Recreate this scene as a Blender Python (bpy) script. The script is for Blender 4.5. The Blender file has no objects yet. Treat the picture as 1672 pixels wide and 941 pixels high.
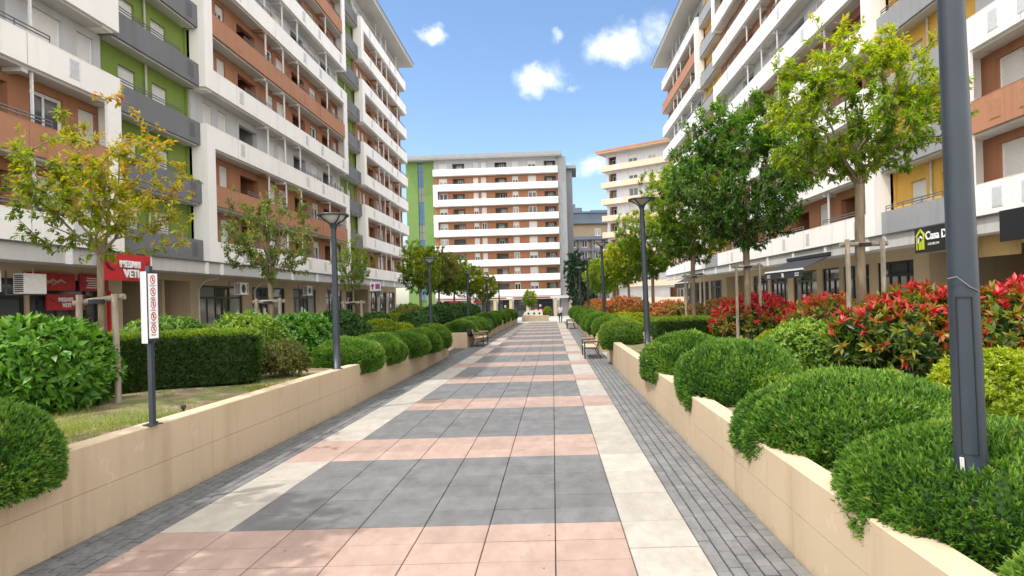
import bpy, bmesh, math, random
import numpy as np
from mathutils import Vector, Matrix, Euler

R = math.radians
rnd = random.Random(11)
rng = np.random.default_rng(5)
scene = bpy.context.scene
COL = scene.collection

# ------------------------------------------------------------------ helpers
def link(o, parent=None):
    COL.objects.link(o)
    if parent is not None:
        o.parent = parent
    return o

def tag(o, label=None, cat=None, group=None, kind=None):
    if label: o['label'] = label
    if cat: o['category'] = cat
    if group: o['group'] = group
    if kind: o['kind'] = kind
    return o

def empty(name, loc=(0, 0, 0), rz=0.0):
    o = bpy.data.objects.new(name, None)
    o.empty_display_size = 0.2
    o.location = loc
    o.rotation_euler = (0, 0, rz)
    return link(o)

def kids(o):
    return [c for c in o.children]

def copy_tree(o, parent=None):
    c = o.copy()
    link(c)
    c.parent = parent
    for ch in kids(o):
        copy_tree(ch, c)
    return c

class MB:
    """collects polygons, then links them as one mesh object"""
    def __init__(s):
        s.v = []; s.f = []; s.m = []
    def quad(s, a, b, c, d, m=0):
        i = len(s.v); s.v += [a, b, c, d]; s.f.append((i, i+1, i+2, i+3)); s.m.append(m)
    def poly(s, pts, m=0):
        i = len(s.v); s.v += list(pts); s.f.append(tuple(range(i, i+len(pts)))); s.m.append(m)
    def box(s, x0, x1, y0, y1, z0, z1, m=0, skip=''):
        if x1 < x0: x0, x1 = x1, x0
        if y1 < y0: y0, y1 = y1, y0
        if z1 < z0: z0, z1 = z1, z0
        i = len(s.v)
        s.v += [(x0,y0,z0),(x1,y0,z0),(x1,y1,z0),(x0,y1,z0),(x0,y0,z1),(x1,y0,z1),(x1,y1,z1),(x0,y1,z1)]
        F = {'b':(0,3,2,1),'t':(4,5,6,7),'f':(0,1,5,4),'r':(1,2,6,5),'k':(2,3,7,6),'l':(3,0,4,7)}
        for k, q in F.items():
            if k in skip: continue
            s.f.append(tuple(i+j for j in q)); s.m.append(m)
    def bbox(s, x0, x1, y0, y1, z0, z1, b=0.01, m=0):
        """box with chamfered top edges"""
        i = len(s.v)
        s.v += [(x0,y0,z0),(x1,y0,z0),(x1,y1,z0),(x0,y1,z0),
                (x0,y0,z1-b),(x1,y0,z1-b),(x1,y1,z1-b),(x0,y1,z1-b),
                (x0+b,y0+b,z1),(x1-b,y0+b,z1),(x1-b,y1-b,z1),(x0+b,y1-b,z1)]
        for q in [(0,1,5,4),(1,2,6,5),(2,3,7,6),(3,0,4,7),(4,5,9,8),(5,6,10,9),(6,7,11,10),(7,4,8,11),(8,9,10,11)]:
            s.f.append(tuple(i+j for j in q)); s.m.append(m)
    def tube(s, pts, rads, n=8, m=0, cap=True):
        pts = [Vector(p) for p in pts]
        if not hasattr(rads, '__len__'): rads = [rads]*len(pts)
        rings = []
        ref = None
        for k, p in enumerate(pts):
            if k == 0: d = pts[1]-pts[0]
            elif k == len(pts)-1: d = pts[-1]-pts[-2]
            else: d = pts[k+1]-pts[k-1]
            if d.length < 1e-9: d = Vector((0,0,1))
            d.normalize()
            if ref is None:
                ref = Vector((1,0,0)) if abs(d.x) < 0.8 else Vector((0,1,0))
            a = (ref - d*ref.dot(d)).normalized(); b = d.cross(a); ref = a
            i = len(s.v)
            for j in range(n):
                t = 2*math.pi*j/n
                q = p + (a*math.cos(t)+b*math.sin(t))*rads[k]
                s.v.append(tuple(q))
            rings.append(i)
        for k in range(len(rings)-1):
            i, j = rings[k], rings[k+1]
            for q in range(n):
                q2 = (q+1) % n
                s.f.append((i+q, i+q2, j+q2, j+q)); s.m.append(m)
        if cap:
            s.f.append(tuple(rings[0]+q for q in reversed(range(n)))); s.m.append(m)
            s.f.append(tuple(rings[-1]+q for q in range(n))); s.m.append(m)
    def bar(s, a, b, w, h, m=0):
        """rectangular bar between two points"""
        a = Vector(a); b = Vector(b); d = (b-a).normalized()
        up = Vector((0,0,1)) if abs(d.z) < .9 else Vector((0,1,0))
        x = d.cross(up).normalized()*w/2; y = x.cross(d).normalized()*h/2
        i = len(s.v)
        for p in (a, b):
            for sx, sy in ((-1,-1),(1,-1),(1,1),(-1,1)):
                s.v.append(tuple(p+x*sx+y*sy))
        for q in [(0,1,2,3),(7,6,5,4),(0,4,5,1),(1,5,6,2),(2,6,7,3),(3,7,4,0)]:
            s.f.append(tuple(i+j for j in q)); s.m.append(m)
    def lathe(s, prof, n=24, m=0, c=(0,0,0)):
        rings = []
        for r, z in prof:
            i = len(s.v)
            for j in range(n):
                t = 2*math.pi*j/n
                s.v.append((c[0]+r*math.cos(t), c[1]+r*math.sin(t), c[2]+z))
            rings.append(i)
        for k in range(len(rings)-1):
            i, j = rings[k], rings[k+1]
            for q in range(n):
                q2 = (q+1) % n
                s.f.append((i+q, i+q2, j+q2, j+q)); s.m.append(m)
    def mesh(s, name, mats, smooth=False, fix=False):
        me = bpy.data.meshes.new(name)
        me.from_pydata(s.v, [], s.f)
        if not isinstance(mats, (list, tuple)): mats = [mats]
        for mt in mats: me.materials.append(mt)
        me.polygons.foreach_set('material_index', s.m)
        if smooth: me.polygons.foreach_set('use_smooth', [True]*len(s.f))
        if fix:
            bm = bmesh.new(); bm.from_mesh(me)
            bmesh.ops.recalc_face_normals(bm, faces=bm.faces); bm.to_mesh(me); bm.free()
        me.update()
        return me
    def build(s, name, mats, parent=None, smooth=False, fix=False):
        return link(bpy.data.objects.new(name, s.mesh(name, mats, smooth, fix)), parent)

def mobj(name, me, parent=None, loc=None, rz=None):
    o = bpy.data.objects.new(name, me)
    if loc is not None: o.location = loc
    if rz is not None: o.rotation_euler = (0, 0, rz)
    return link(o, parent)

def text_mesh(body, size, extrude=0.006, offset=0.0, align='LEFT'):
    cu = bpy.data.curves.new('lettering', 'FONT')
    cu.body = body; cu.size = size; cu.extrude = extrude; cu.offset = offset; cu.align_x = align
    ob = bpy.data.objects.new('lettering', cu); COL.objects.link(ob)
    dg = bpy.context.evaluated_depsgraph_get()
    me = bpy.data.meshes.new_from_object(ob.evaluated_get(dg))
    bpy.data.objects.remove(ob); bpy.data.curves.remove(cu)
    return me

# ------------------------------------------------------------------ materials
class NT:
    def __init__(s, name):
        s.mat = bpy.data.materials.new(name); s.mat.use_nodes = True
        s.n = s.mat.node_tree.nodes; s.l = s.mat.node_tree.links
        s.bsdf = s.n['Principled BSDF']; s.out = s.n['Material Output']
    def node(s, t, **kw):
        x = s.n.new(t)
        for k, v in kw.items():
            if k in ('inputs',):
                for a, b in v.items(): x.inputs[a].default_value = b
            else: setattr(x, k, v)
        return x
    def link(s, a, b): s.l.new(a, b)

def ramp(nt, fac, stops):
    r = nt.node('ShaderNodeValToRGB')
    e = r.color_ramp.elements
    while len(e) < len(stops): e.new(0.5)
    for k, (p, c) in enumerate(stops):
        e[k].position = p; e[k].color = (c[0], c[1], c[2], 1)
    nt.link(fac, r.inputs[0])
    return r.outputs[0]

def mixc(nt, fac, a, b, mode='MIX'):
    m = nt.node('ShaderNodeMix', data_type='RGBA', blend_type=mode)
    for sock, val in ((m.inputs[0], fac), (m.inputs[6], a), (m.inputs[7], b)):
        if hasattr(val, 'is_linked'): nt.link(val, sock)
        elif isinstance(val, (int, float)): sock.default_value = val
        else: sock.default_value = (val[0], val[1], val[2], 1)
    return m.outputs[2]

def noise(nt, vec, scale, detail=4, rough=.55, stretch=None):
    if stretch:
        mp = nt.node('ShaderNodeMapping'); mp.inputs['Scale'].default_value = stretch
        nt.link(vec, mp.inputs[0]); vec = mp.outputs[0]
    n = nt.node('ShaderNodeTexNoise', inputs={'Scale': scale, 'Detail': detail, 'Roughness': rough})
    nt.link(vec, n.inputs['Vector'])
    return n.outputs[0]

def gpos(nt):
    return nt.node('ShaderNodeNewGeometry').outputs['Position']

def mapr(nt, val, a, b, c=0., d=1.):
    m = nt.node('ShaderNodeMapRange', inputs={'From Min': a, 'From Max': b, 'To Min': c, 'To Max': d})
    nt.link(val, m.inputs[0])
    return m.outputs[0]

def bump(nt, h, strength=.3, dist=.01):
    b = nt.node('ShaderNodeBump', inputs={'Strength': strength, 'Distance': dist})
    nt.link(h, b.inputs['Height']); nt.link(b.outputs[0], nt.bsdf.inputs['Normal'])

def plaster(name, col, var=.12, streak=.18, rough=.85, dirt=(.25,.22,.19), grain=.15):
    nt = NT(name); p = gpos(nt)
    big = noise(nt, p, .45, 5)
    dark = tuple(c*(1-var) for c in col); lite = tuple(min(1, c*(1+var*.5)) for c in col)
    c = mixc(nt, mapr(nt, big, .3, .7), dark, lite)
    st = noise(nt, p, 1.6, 6, .66, (1.6, 1.6, .10))
    d = tuple(a*b*2.2 for a, b in zip(col, dirt))
    c = mixc(nt, mapr(nt, st, .53, .70, 0, streak*1.3), c, d)
    nt.link(c, nt.bsdf.inputs['Base Color'])
    nt.bsdf.inputs['Roughness'].default_value = rough
    bump(nt, noise(nt, p, 60, 3), grain, .004)
    return nt.mat

def wall_dirt(mat, zb, amount=.45):
    """earth splashed up from the paving and ragged run marks from the coping"""
    nt = NT.__new__(NT); nt.mat = mat; nt.n = mat.node_tree.nodes; nt.l = mat.node_tree.links; nt.bsdf = nt.n['Principled BSDF']
    p = gpos(nt); sep = nt.node('ShaderNodeSeparateXYZ'); nt.link(p, sep.inputs[0])
    src = nt.bsdf.inputs['Base Color'].links[0].from_socket
    ad = nt.node('ShaderNodeMath', operation='MULTIPLY_ADD', inputs={1: .42, 2: -.16}); nt.link(noise(nt, p, 5, 6, .7), ad.inputs[0])
    sb = nt.node('ShaderNodeMath', operation='SUBTRACT'); nt.link(ad.outputs[0], sb.inputs[0]); nt.link(sep.outputs['Z'], sb.inputs[1])
    c = mixc(nt, mapr(nt, sb.outputs[0], -.03, .06, 0, amount), src, (.23, .18, .13))
    run = noise(nt, p, 2.2, 6, .65, (2.2, 2.2, .10))
    c = mixc(nt, mapr(nt, run, .57, .70, 0, amount*.7), c, (.30, .25, .19))
    c = mixc(nt, mapr(nt, noise(nt, p, 3.2, 7, .7), .60, .64, 0, .18), c, (.72, .60, .46))
    nt.link(c, nt.bsdf.inputs['Base Color'])

def plain(name, col, rough=.6, metal=0., spec=.5, var=.08, scale=8):
    nt = NT(name); p = gpos(nt)
    n = noise(nt, p, scale, 4)
    c = mixc(nt, mapr(nt, n, .3, .7), tuple(x*(1-var) for x in col), tuple(min(1, x*(1+var)) for x in col))
    nt.link(c, nt.bsdf.inputs['Base Color'])
    nt.bsdf.inputs['Roughness'].default_value = rough
    nt.bsdf.inputs['Metallic'].default_value = metal
    nt.bsdf.inputs['Specular IOR Level'].default_value = spec
    return nt.mat

def shutter_mat(name, col):
    nt = NT(name)
    tc = nt.node('ShaderNodeTexCoord').outputs['Object']
    w = nt.node('ShaderNodeTexWave', bands_direction='Z', wave_profile='SIN', inputs={'Scale': 5.2})
    nt.link(tc, w.inputs[0])
    oi = nt.node('ShaderNodeObjectInfo').outputs['Random']
    c = mixc(nt, mapr(nt, oi, 0, 1), tuple(x*.86 for x in col), col)
    c = mixc(nt, mapr(nt, noise(nt, gpos(nt), .9, 4), .5, .8, 0, .25), c, tuple(x*.7 for x in col))
    nt.link(c, nt.bsdf.inputs['Base Color']); nt.bsdf.inputs['Roughness'].default_value = .55
    bump(nt, w.outputs[1], .6, .02)
    return nt.mat

def glass_mat(name, col=(.03,.036,.042), rough=.06, curtain=.0):
    nt = NT(name)
    oi = nt.node('ShaderNodeObjectInfo').outputs['Random']
    tc = nt.node('ShaderNodeTexCoord').outputs['Object']
    c = mixc(nt, oi, col, tuple(x*2.6 for x in col))
    if curtain:
        w = noise(nt, tc, 9, 2, .5, (1, 1, .04))
        cur = mixc(nt, mapr(nt, w, .35, .65), (.24,.24,.23), (.5,.5,.48))
        c = mixc(nt, mapr(nt, oi, 1-curtain, 1-curtain+.02), c, cur)
    nt.link(c, nt.bsdf.inputs['Base Color'])
    nt.bsdf.inputs['Roughness'].default_value = rough
    nt.bsdf.inputs['Specular IOR Level'].default_value = .8
    # faint waviness of float glass
    bump(nt, noise(nt, tc, 1.3, 2), .08, .03)
    return nt.mat

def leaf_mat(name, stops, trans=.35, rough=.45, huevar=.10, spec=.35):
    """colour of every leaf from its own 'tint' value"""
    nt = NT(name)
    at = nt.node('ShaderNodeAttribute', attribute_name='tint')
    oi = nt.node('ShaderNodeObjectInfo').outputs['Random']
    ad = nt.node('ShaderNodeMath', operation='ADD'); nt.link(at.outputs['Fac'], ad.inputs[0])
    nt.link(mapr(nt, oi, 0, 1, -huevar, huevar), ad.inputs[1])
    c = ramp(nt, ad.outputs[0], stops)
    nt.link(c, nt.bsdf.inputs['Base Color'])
    nt.bsdf.inputs['Roughness'].default_value = rough
    nt.bsdf.inputs['Specular IOR Level'].default_value = spec
    tr = nt.node('ShaderNodeBsdfTranslucent')
    hs = nt.node('ShaderNodeHueSaturation', inputs={'Saturation': 1.1, 'Value': 1.5})
    nt.link(c, hs.inputs['Color']); nt.link(hs.outputs[0], tr.inputs[0])
    mx = nt.node('ShaderNodeMixShader', inputs={0: trans})
    nt.link(nt.bsdf.outputs[0], mx.inputs[1]); nt.link(tr.outputs[0], mx.inputs[2])
    nt.link(mx.outputs[0], nt.out.inputs[0])
    return nt.mat

def stone_tile(name, a, b, speck=.5):
    nt = NT(name); p = gpos(nt)
    at = nt.node('ShaderNodeAttribute', attribute_name='tint')
    wav = noise(nt, p, 2.6, 7, .68, (1.5, .8, 1))
    c = mixc(nt, mapr(nt, wav, .34, .66), tuple(x*.96 for x in a), b)
    vein = noise(nt, p, 6.5, 8, .7, (1.5, .8, 1))
    c = mixc(nt, mapr(nt, vein, .55, .68, 0, .38), c, tuple(x*.74 for x in a))
    c = mixc(nt, mapr(nt, noise(nt, p, .35, 4), .35, .75, 0, .16), c, tuple(x*.82 for x in a))
    st = noise(nt, p, 1.1, 7, .7)                      # old stains with ragged edges
    c = mixc(nt, mapr(nt, st, .60, .70, 0, .14), c, tuple(x*.62 for x in a))
    vo = nt.node('ShaderNodeTexVoronoi', inputs={'Scale': 1.7, 'Randomness': 1.0}); nt.link(p, vo.inputs['Vector'])
    c = mixc(nt, mapr(nt, vo.outputs['Distance'], .022, .028, .25, 0), c, tuple(x*.45 for x in a))   # trodden gum
    sp = noise(nt, p, 26, 2, .5)
    c = mixc(nt, mapr(nt, sp, .70, .76, 0, speck), c, tuple(x*.35 for x in a))
    hs = nt.node('ShaderNodeHueSaturation'); nt.link(c, hs.inputs['Color'])
    nt.link(mapr(nt, at.outputs['Fac'], 0, 1, .89, 1.07), hs.inputs['Value'])
    nt.link(hs.outputs[0], nt.bsdf.inputs['Base Color'])
    nt.bsdf.inputs['Roughness'].default_value = .62
    nt.bsdf.inputs['Specular IOR Level'].default_value = .35
    bump(nt, noise(nt, p, 14, 6, .65, (1.4, .9, 1)), .35, .006)
    return nt.mat

M = {}
M['white'] = plaster('white_render', (.87,.855,.83), .04, .16)
M['whitegrey'] = plaster('grey_white_render', (.50,.505,.51), .06, .15)
M['brown'] = plaster('brown_render', (.36,.165,.085), .10, .25)
M['brownpar'] = plaster('brown_parapet_render', (.42,.20,.115), .08, .25)
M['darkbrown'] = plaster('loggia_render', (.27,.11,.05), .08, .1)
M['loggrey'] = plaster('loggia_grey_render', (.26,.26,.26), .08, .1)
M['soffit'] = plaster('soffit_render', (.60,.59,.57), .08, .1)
M['green'] = plaster('green_render', (.185,.27,.048), .08, .12)
M['yellow'] = plaster('yellow_render', (.74,.44,.09), .06, .12)
M['balgrey'] = plaster('grey_balcony_render', (.165,.172,.185), .08, .2)
M['balgreyR'] = plaster('pale_grey_balcony_render', (.30,.31,.33), .08, .2)
M['midgrey'] = plaster('grey_side_render', (.30,.31,.33), .06, .15)
M['peach'] = plaster('peach_render', (.68,.51,.38), .05, .15)
M['palewhite'] = plaster('pale_blue_render', (.66,.68,.72), .05, .1)
M['beam'] = plaster('canopy_beam_paint', (.50,.50,.49), .06, .3)
M['tan'] = plaster('shop_wall_render', (.54,.42,.27), .07, .2)
M['planter'] = plaster('planter_concrete', (.50,.395,.275), .10, .35, dirt=(.3,.28,.24), grain=.25)
wall_dirt(M['planter'], 0, .26)
M['roofgrey'] = plain('roof_fascia', (.42,.42,.41), .7)
M['flash'] = plain('metal_flashing', (.10,.10,.10), .5)
M['rail'] = plain('railing_steel', (.20,.205,.21), .4, .5)
M['vent'] = plain('vent_mesh', (.60,.62,.64), .6)
M['ventdark'] = plain('vent_mesh_dark', (.12,.125,.135), .6)
M['ventbrown'] = plain('vent_mesh_brown', (.45,.22,.12), .6)
M['winframe'] = plain('window_frame_paint', (.78,.78,.77), .4)
M['shutter'] = shutter_mat('roller_shutter', (.80,.79,.76))
M['glass'] = glass_mat('window_glass', curtain=.35)
M['shopglass'] = glass_mat('shop_glass', (.035,.040,.042), .04, .0)
M['shopglass2'] = glass_mat('pale_shop_glass', (.13,.135,.13), .08, .0)
M['blueglass'] = glass_mat('blue_glazing', (.03,.09,.17), .05)
M['blackframe'] = plain('black_frame', (.018,.018,.02), .4)
M['lamp'] = plain('lamp_paint', (.026,.037,.052), .42, .0, .5, .10, 3)
M['lampglass'] = glass_mat('lamp_lens', (.30,.31,.30), .15)
M['wood'] = None
M['red'] = plain('sign_red', (.50,.015,.02), .4)
M['redposter'] = plain('poster_red', (.42,.02,.025), .4, var=.25, scale=5)
M['signwhite'] = plain('sign_white', (.85,.85,.86), .35)
M['signblack'] = plain('sign_black', (.016,.017,.020), .35)
M['lime'] = plain('logo_lime', (.55,.60,.04), .4)
M['yellowsign'] = plain('logo_yellow', (.80,.62,.02), .4)
M['purple'] = plain('sign_purple', (.38,.06,.30), .5)
M['goldpanel'] = plain('tan_panel', (.42,.28,.12), .5)
M['awning'] = plain('awning_fabric', (.022,.024,.032), .8)
M['acbody'] = plain('air_unit_shell', (.66,.65,.62), .5)
M['acdark'] = plain('air_unit_grille', (.03,.03,.03), .6)
M['pipe'] = plain('pipe_plastic', (.50,.47,.42), .5)
M['redflower'] = plain('red_blossom', (.50,.03,.05), .6, var=.4, scale=12)
M['whitestone'] = plain('white_stone', (.75,.72,.66), .7)
M['litter'] = plain('dry_leaf', (.20,.12,.05), .8, var=.4, scale=30)

def wood_mat(name, a, b):
    nt = NT(name)
    tc = nt.node('ShaderNodeTexCoord').outputs['Object']
    n = noise(nt, tc, 7, 6, .6, (3, 3, .4))
    c = mixc(nt, mapr(nt, n, .3, .7), a, b)
    nt.link(c, nt.bsdf.inputs['Base Color']); nt.bsdf.inputs['Roughness'].default_value = .8
    bump(nt, n, .4, .01)
    return nt.mat
M['wood'] = wood_mat('weathered_stake_wood', (.20,.165,.125), (.36,.31,.25))
M['benchwood'] = wood_mat('bench_slat_wood', (.42,.30,.19), (.58,.45,.31))
M['bark'] = wood_mat('tree_bark', (.13,.095,.06), (.27,.21,.14))
M['shrubwood'] = wood_mat('shrub_stem', (.06,.04,.025), (.12,.09,.06))

M['tgrey'] = stone_tile('grey_tile', (.108,.110,.114), (.160,.161,.163))
M['tpink'] = stone_tile('pink_tile', (.295,.205,.170), (.365,.268,.228))
M['twhite'] = stone_tile('cream_tile', (.325,.298,.262), (.405,.380,.342), .35)
M['cobble'] = stone_tile('grey_sett', (.10,.102,.106), (.165,.168,.172))
M['cobbleR'] = stone_tile('pale_grey_sett', (.125,.127,.13), (.195,.196,.197))
M['paveend'] = stone_tile('pale_paving', (.36,.36,.35), (.46,.455,.44))

def ground_mat():
    nt = NT('ground_grit'); p = gpos(nt)
    c = mixc(nt, noise(nt, p, 3, 6), (.045,.043,.040), (.09,.086,.08))
    nt.link(c, nt.bsdf.inputs['Base Color']); nt.bsdf.inputs['Roughness'].default_value = .95
    return nt.mat
M['ground'] = ground_mat()
def soil_mat():
    nt = NT('bed_soil'); p = gpos(nt)
    c = mixc(nt, mapr(nt, noise(nt, p, 2.2, 6), .35, .65), (.10,.07,.042), (.30,.23,.145))
    c = mixc(nt, mapr(nt, noise(nt, p, 30, 3), .6, .75, 0, .6), c, (.36,.30,.22))
    g = noise(nt, p, .9, 5)
    c = mixc(nt, mapr(nt, g, .46, .6, 0, .75), c, (.11,.15,.028))
    nt.link(c, nt.bsdf.inputs['Base Color']); nt.bsdf.inputs['Roughness'].default_value = .95
    bump(nt, noise(nt, p, 18, 6), .7, .03)
    return nt.mat
M['soil'] = soil_mat()

G = lambda *a: a
M['lf_juniper'] = leaf_mat('juniper_needles', [(0,(.014,.045,.008)),(.3,(.045,.125,.015)),(.6,(.105,.225,.026)),(.85,(.20,.33,.042)),(1,(.34,.34,.08))], .22, .5)
M['lf_hedge'] = leaf_mat('hedge_leaf', [(0,(.022,.050,.010)),(.5,(.070,.145,.018)),(1,(.26,.36,.03))], .35)
M['lf_laurel'] = leaf_mat('laurel_leaf', [(0,(.026,.09,.012)),(.5,(.085,.22,.022)),(1,(.20,.37,.045))], .2, .42, .05, .3)
M['lf_lime'] = leaf_mat('lime_leaf', [(0,(.09,.15,.008)),(.5,(.24,.32,.012)),(1,(.46,.48,.03))], .35)
M['lf_shrub'] = leaf_mat('shrub_leaf', [(0,(.045,.11,.014)),(.5,(.14,.26,.03)),(1,(.34,.43,.06))], .3)
M['lf_dark'] = leaf_mat('dark_shrub_leaf', [(0,(.018,.060,.012)),(.5,(.050,.135,.022)),(1,(.12,.24,.035))], .25)
M['lf_olive'] = leaf_mat('olive_shrub_leaf', [(0,(.06,.06,.015)),(.5,(.13,.15,.025)),(1,(.25,.22,.05))], .3)
M['lf_photinia'] = leaf_mat('photinia_leaf', [(0,(.025,.055,.010)),(.28,(.085,.15,.016)),(.44,(.24,.26,.025)),(.52,(.30,.13,.03)),(.62,(.40,.05,.03)),(.8,(.50,.022,.040)),(1,(.58,.05,.075))], .35, .4, .06, .4)
M['lf_rust'] = leaf_mat('rust_photinia_leaf', [(0,(.04,.07,.012)),(.35,(.16,.18,.025)),(.55,(.36,.20,.035)),(.8,(.46,.11,.04)),(1,(.55,.12,.07))], .3, .4, .08)
M['lf_autumn'] = leaf_mat('autumn_leaf', [(0,(.07,.13,.015)),(.35,(.18,.24,.02)),(.6,(.34,.32,.025)),(.80,(.44,.25,.03)),(1,(.34,.13,.03))], .5, .45, .05)
M['lf_rusty'] = leaf_mat('rusty_green_leaf', [(0,(.06,.10,.016)),(.45,(.13,.19,.028)),(.75,(.24,.24,.04)),(1,(.38,.22,.06))], .4, .45, .05)
M['lf_yellowgreen'] = leaf_mat('yellow_green_leaf', [(0,(.060,.14,.013)),(.45,(.175,.275,.020)),(.8,(.35,.40,.03)),(1,(.52,.44,.05))], .5, .4, .08)
M['lf_green'] = leaf_mat('green_tree_leaf', [(0,(.022,.07,.012)),(.5,(.075,.18,.020)),(.85,(.19,.31,.028)),(1,(.36,.40,.04))], .42, .4, .06)
M['lf_conifer'] = leaf_mat('dark_conifer_leaf', [(0,(.008,.028,.012)),(.5,(.018,.055,.022)),(1,(.04,.09,.03))], .2)
M['lf_grass'] = leaf_mat('grass_blade', [(0,(.09,.15,.02)),(.5,(.18,.24,.03)),(.8,(.34,.34,.08)),(1,(.45,.40,.16))], .4, .6)

# ------------------------------------------------------------------ setting: ground and paving
def dip(y):
    if y < 64: return 0.0
    if y < 98: return -.9*(y-64)/34
    return -.9
mb = MB()
ys = [-60, 0, 64, 98, 150, 900]; xs = [-600, -60, 60, 600]
for a in range(3):
    for b in range(5):
        q = [(xs[a],ys[b]),(xs[a+1],ys[b]),(xs[a+1],ys[b+1]),(xs[a],ys[b+1])]
        mb.quad(*[(x, y, dip(y)-.032) for x, y in q])
tag(mb.build('ground', M['ground']), kind='structure')

def set_tint(me, vals_per_face):
    at = me.attributes.new('tint', 'FLOAT', 'FACE')
    at.data.foreach_set('value', np.asarray(vals_per_face, dtype=np.float32))

XL0, XL1, XR0, XR1 = -4.25, -3.50, .70, 1.38      # cream borders
WL, WR = -4.84, 2.17                              # planter wall faces
# the left edge of the plaza is not parallel to the right one: the paving narrows with distance
def wl(y): return float(np.interp(y, [-5, 5.2, 13.7, 25.6, 31.5, 62], [-5.25, -4.97, -4.66, -4.42, -4.2, -3.2]))
def xl(y): return float(np.interp(y, [-5, 6.3, 24.9, 63], [-4.70, -4.25, -3.52, -2.6]))
def warp(me, fn):
    n = len(me.vertices); co = np.empty(n*3, np.float32); me.vertices.foreach_get('co', co); co = co.reshape(-1, 3)
    co[:, 0] = [fn(float(x), float(y)) for x, y in co[:, :2]]
    me.vertices.foreach_set('co', co.ravel()); me.update()
def warp_tiles(x, y): return x if x >= .7 else .7+(x-.7)*(xl(y)-.7)/(-4.25-.7)
def warp_strip(x, y):
    t = (x-WL)/(XL0-WL); return wl(y)*(1-t)+xl(y)*t
def warp_wall(x, y): return x+(wl(y)-WL)*min(1, max(0, (x+13)/8))
mb = MB(); tint = []
def tile(x0, x1, y0, y1, m):
    g = .0048
    n0 = len(mb.f)
    dz = rnd.uniform(-.0012, .0012)
    mb.bbox(x0+g, x1-g, y0+g*1.6, y1-g*1.6, -.03, dz, .005, m)
    t = rnd.random()
    tint.extend([t]*(len(mb.f)-n0))
ROW = .4667
PH = 5.14                                          # first pink row starts here
k0 = -12
def kind_of(k): return 1 if (k % 9) < 3 else 0     # 3 pink rows then 6 grey
for k in range(k0, 126):
    y0 = PH + k*ROW; y1 = y0+ROW
    if y1 > 62: break
    pk = kind_of(k); band = k//9
    for c in range(6):
        x0 = XL1 + c*.70
        tile(x0, x0+.70, y0, y1, pk)
    def border(xa, xb, pink):
        if pink:
            tile(xa, xb, y0, y1, 1)
        elif pk:
            tile(xa, xb, y0, y1, 2)
        elif (k % 9) in (3, 5, 7):
            tile(xa, xb, y0, y1+ROW, 2)
    border(XL0, XL1, pk if band not in (2, 3) else 0)
    if pk and band < 2:
        if (k % 9) == 0: tile(XR0, XR1, y0, y0+ROW*1.5, 2)
        if (k % 9) == 1: tile(XR0, XR1, y0+ROW*.5, y0+ROW*2, 2)
    else:
        border(XR0, XR1, pk)
o = mb.build('plaza_paving', [M['tgrey'], M['tpink'], M['twhite']]); set_tint(o.data, tint); warp(o.data, warp_tiles)
tag(o, kind='structure')

def setts(name, xa, xb, ncol, length, mat, ye=62):
    global tint
    mb = MB(); tint = []
    wd = (xb-xa)/ncol; g = .0065
    for c in range(ncol):
        y = -1.0 + (c % 2)*length/2
        while y < ye:
            n0 = len(mb.f); t = rnd.random()
            dz = rnd.uniform(-.004, .003)
            mb.bbox(xa+c*wd+g, xa+(c+1)*wd-g, y+g, y+length-g, -.03, dz, .009)
            tint.extend([t]*(len(mb.f)-n0))
            y += length
    o = mb.build(name, mat); set_tint(o.data, tint)
    return tag(o, kind='structure')
warp(setts('cobble_strip_path', WL, XL0, 5, .17, M['cobble']).data, warp_strip)
setts('cobble_strip_path', XR1, WR, 6, .17, M['cobbleR'])

# pale paving past the end of the plaza and in the side gaps between planters
mb = MB(); tint = []
def slab_field(x0, x1, y0, y1, s):
    nx = max(1, round((x1-x0)/s)); ny = max(1, round((y1-y0)/s))
    for i in range(nx):
        for j in range(ny):
            a, b = x0+(x1-x0)*i/nx, x0+(x1-x0)*(i+1)/nx
            c, d = y0+(y1-y0)*j/ny, y0+(y1-y0)*(j+1)/ny
            g = .004
            mb.quad(*[(x, y, dip(y)+.001) for x, y in ((a+g,c+g),(b-g,c+g),(b-g,d-g),(a+g,d-g))]); tint.append(rnd.random())
slab_field(-30, 30, 62.05, 64, 1); slab_field(-30, 30, 64, 98, 1); slab_field(-30, 34, 98, 112, 1.2)
slab_field(-16.9, WL-.02, 26.3, 31.0, .8); slab_field(WR+.02, 14.9, 23.6, 26.4, .8)
slab_field(-19.5, -13.2, -2, 26.3, .8); slab_field(-19.5, -13.2, 31, 62, .9)
slab_field(11.0, 17.5, 0, 23.6, .8); slab_field(11.0, 17.5, 26.4, 62, .9)
o = mb.build('pale_pavement', M['paveend']); set_tint(o.data, tint); tag(o, kind='structure')

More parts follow.
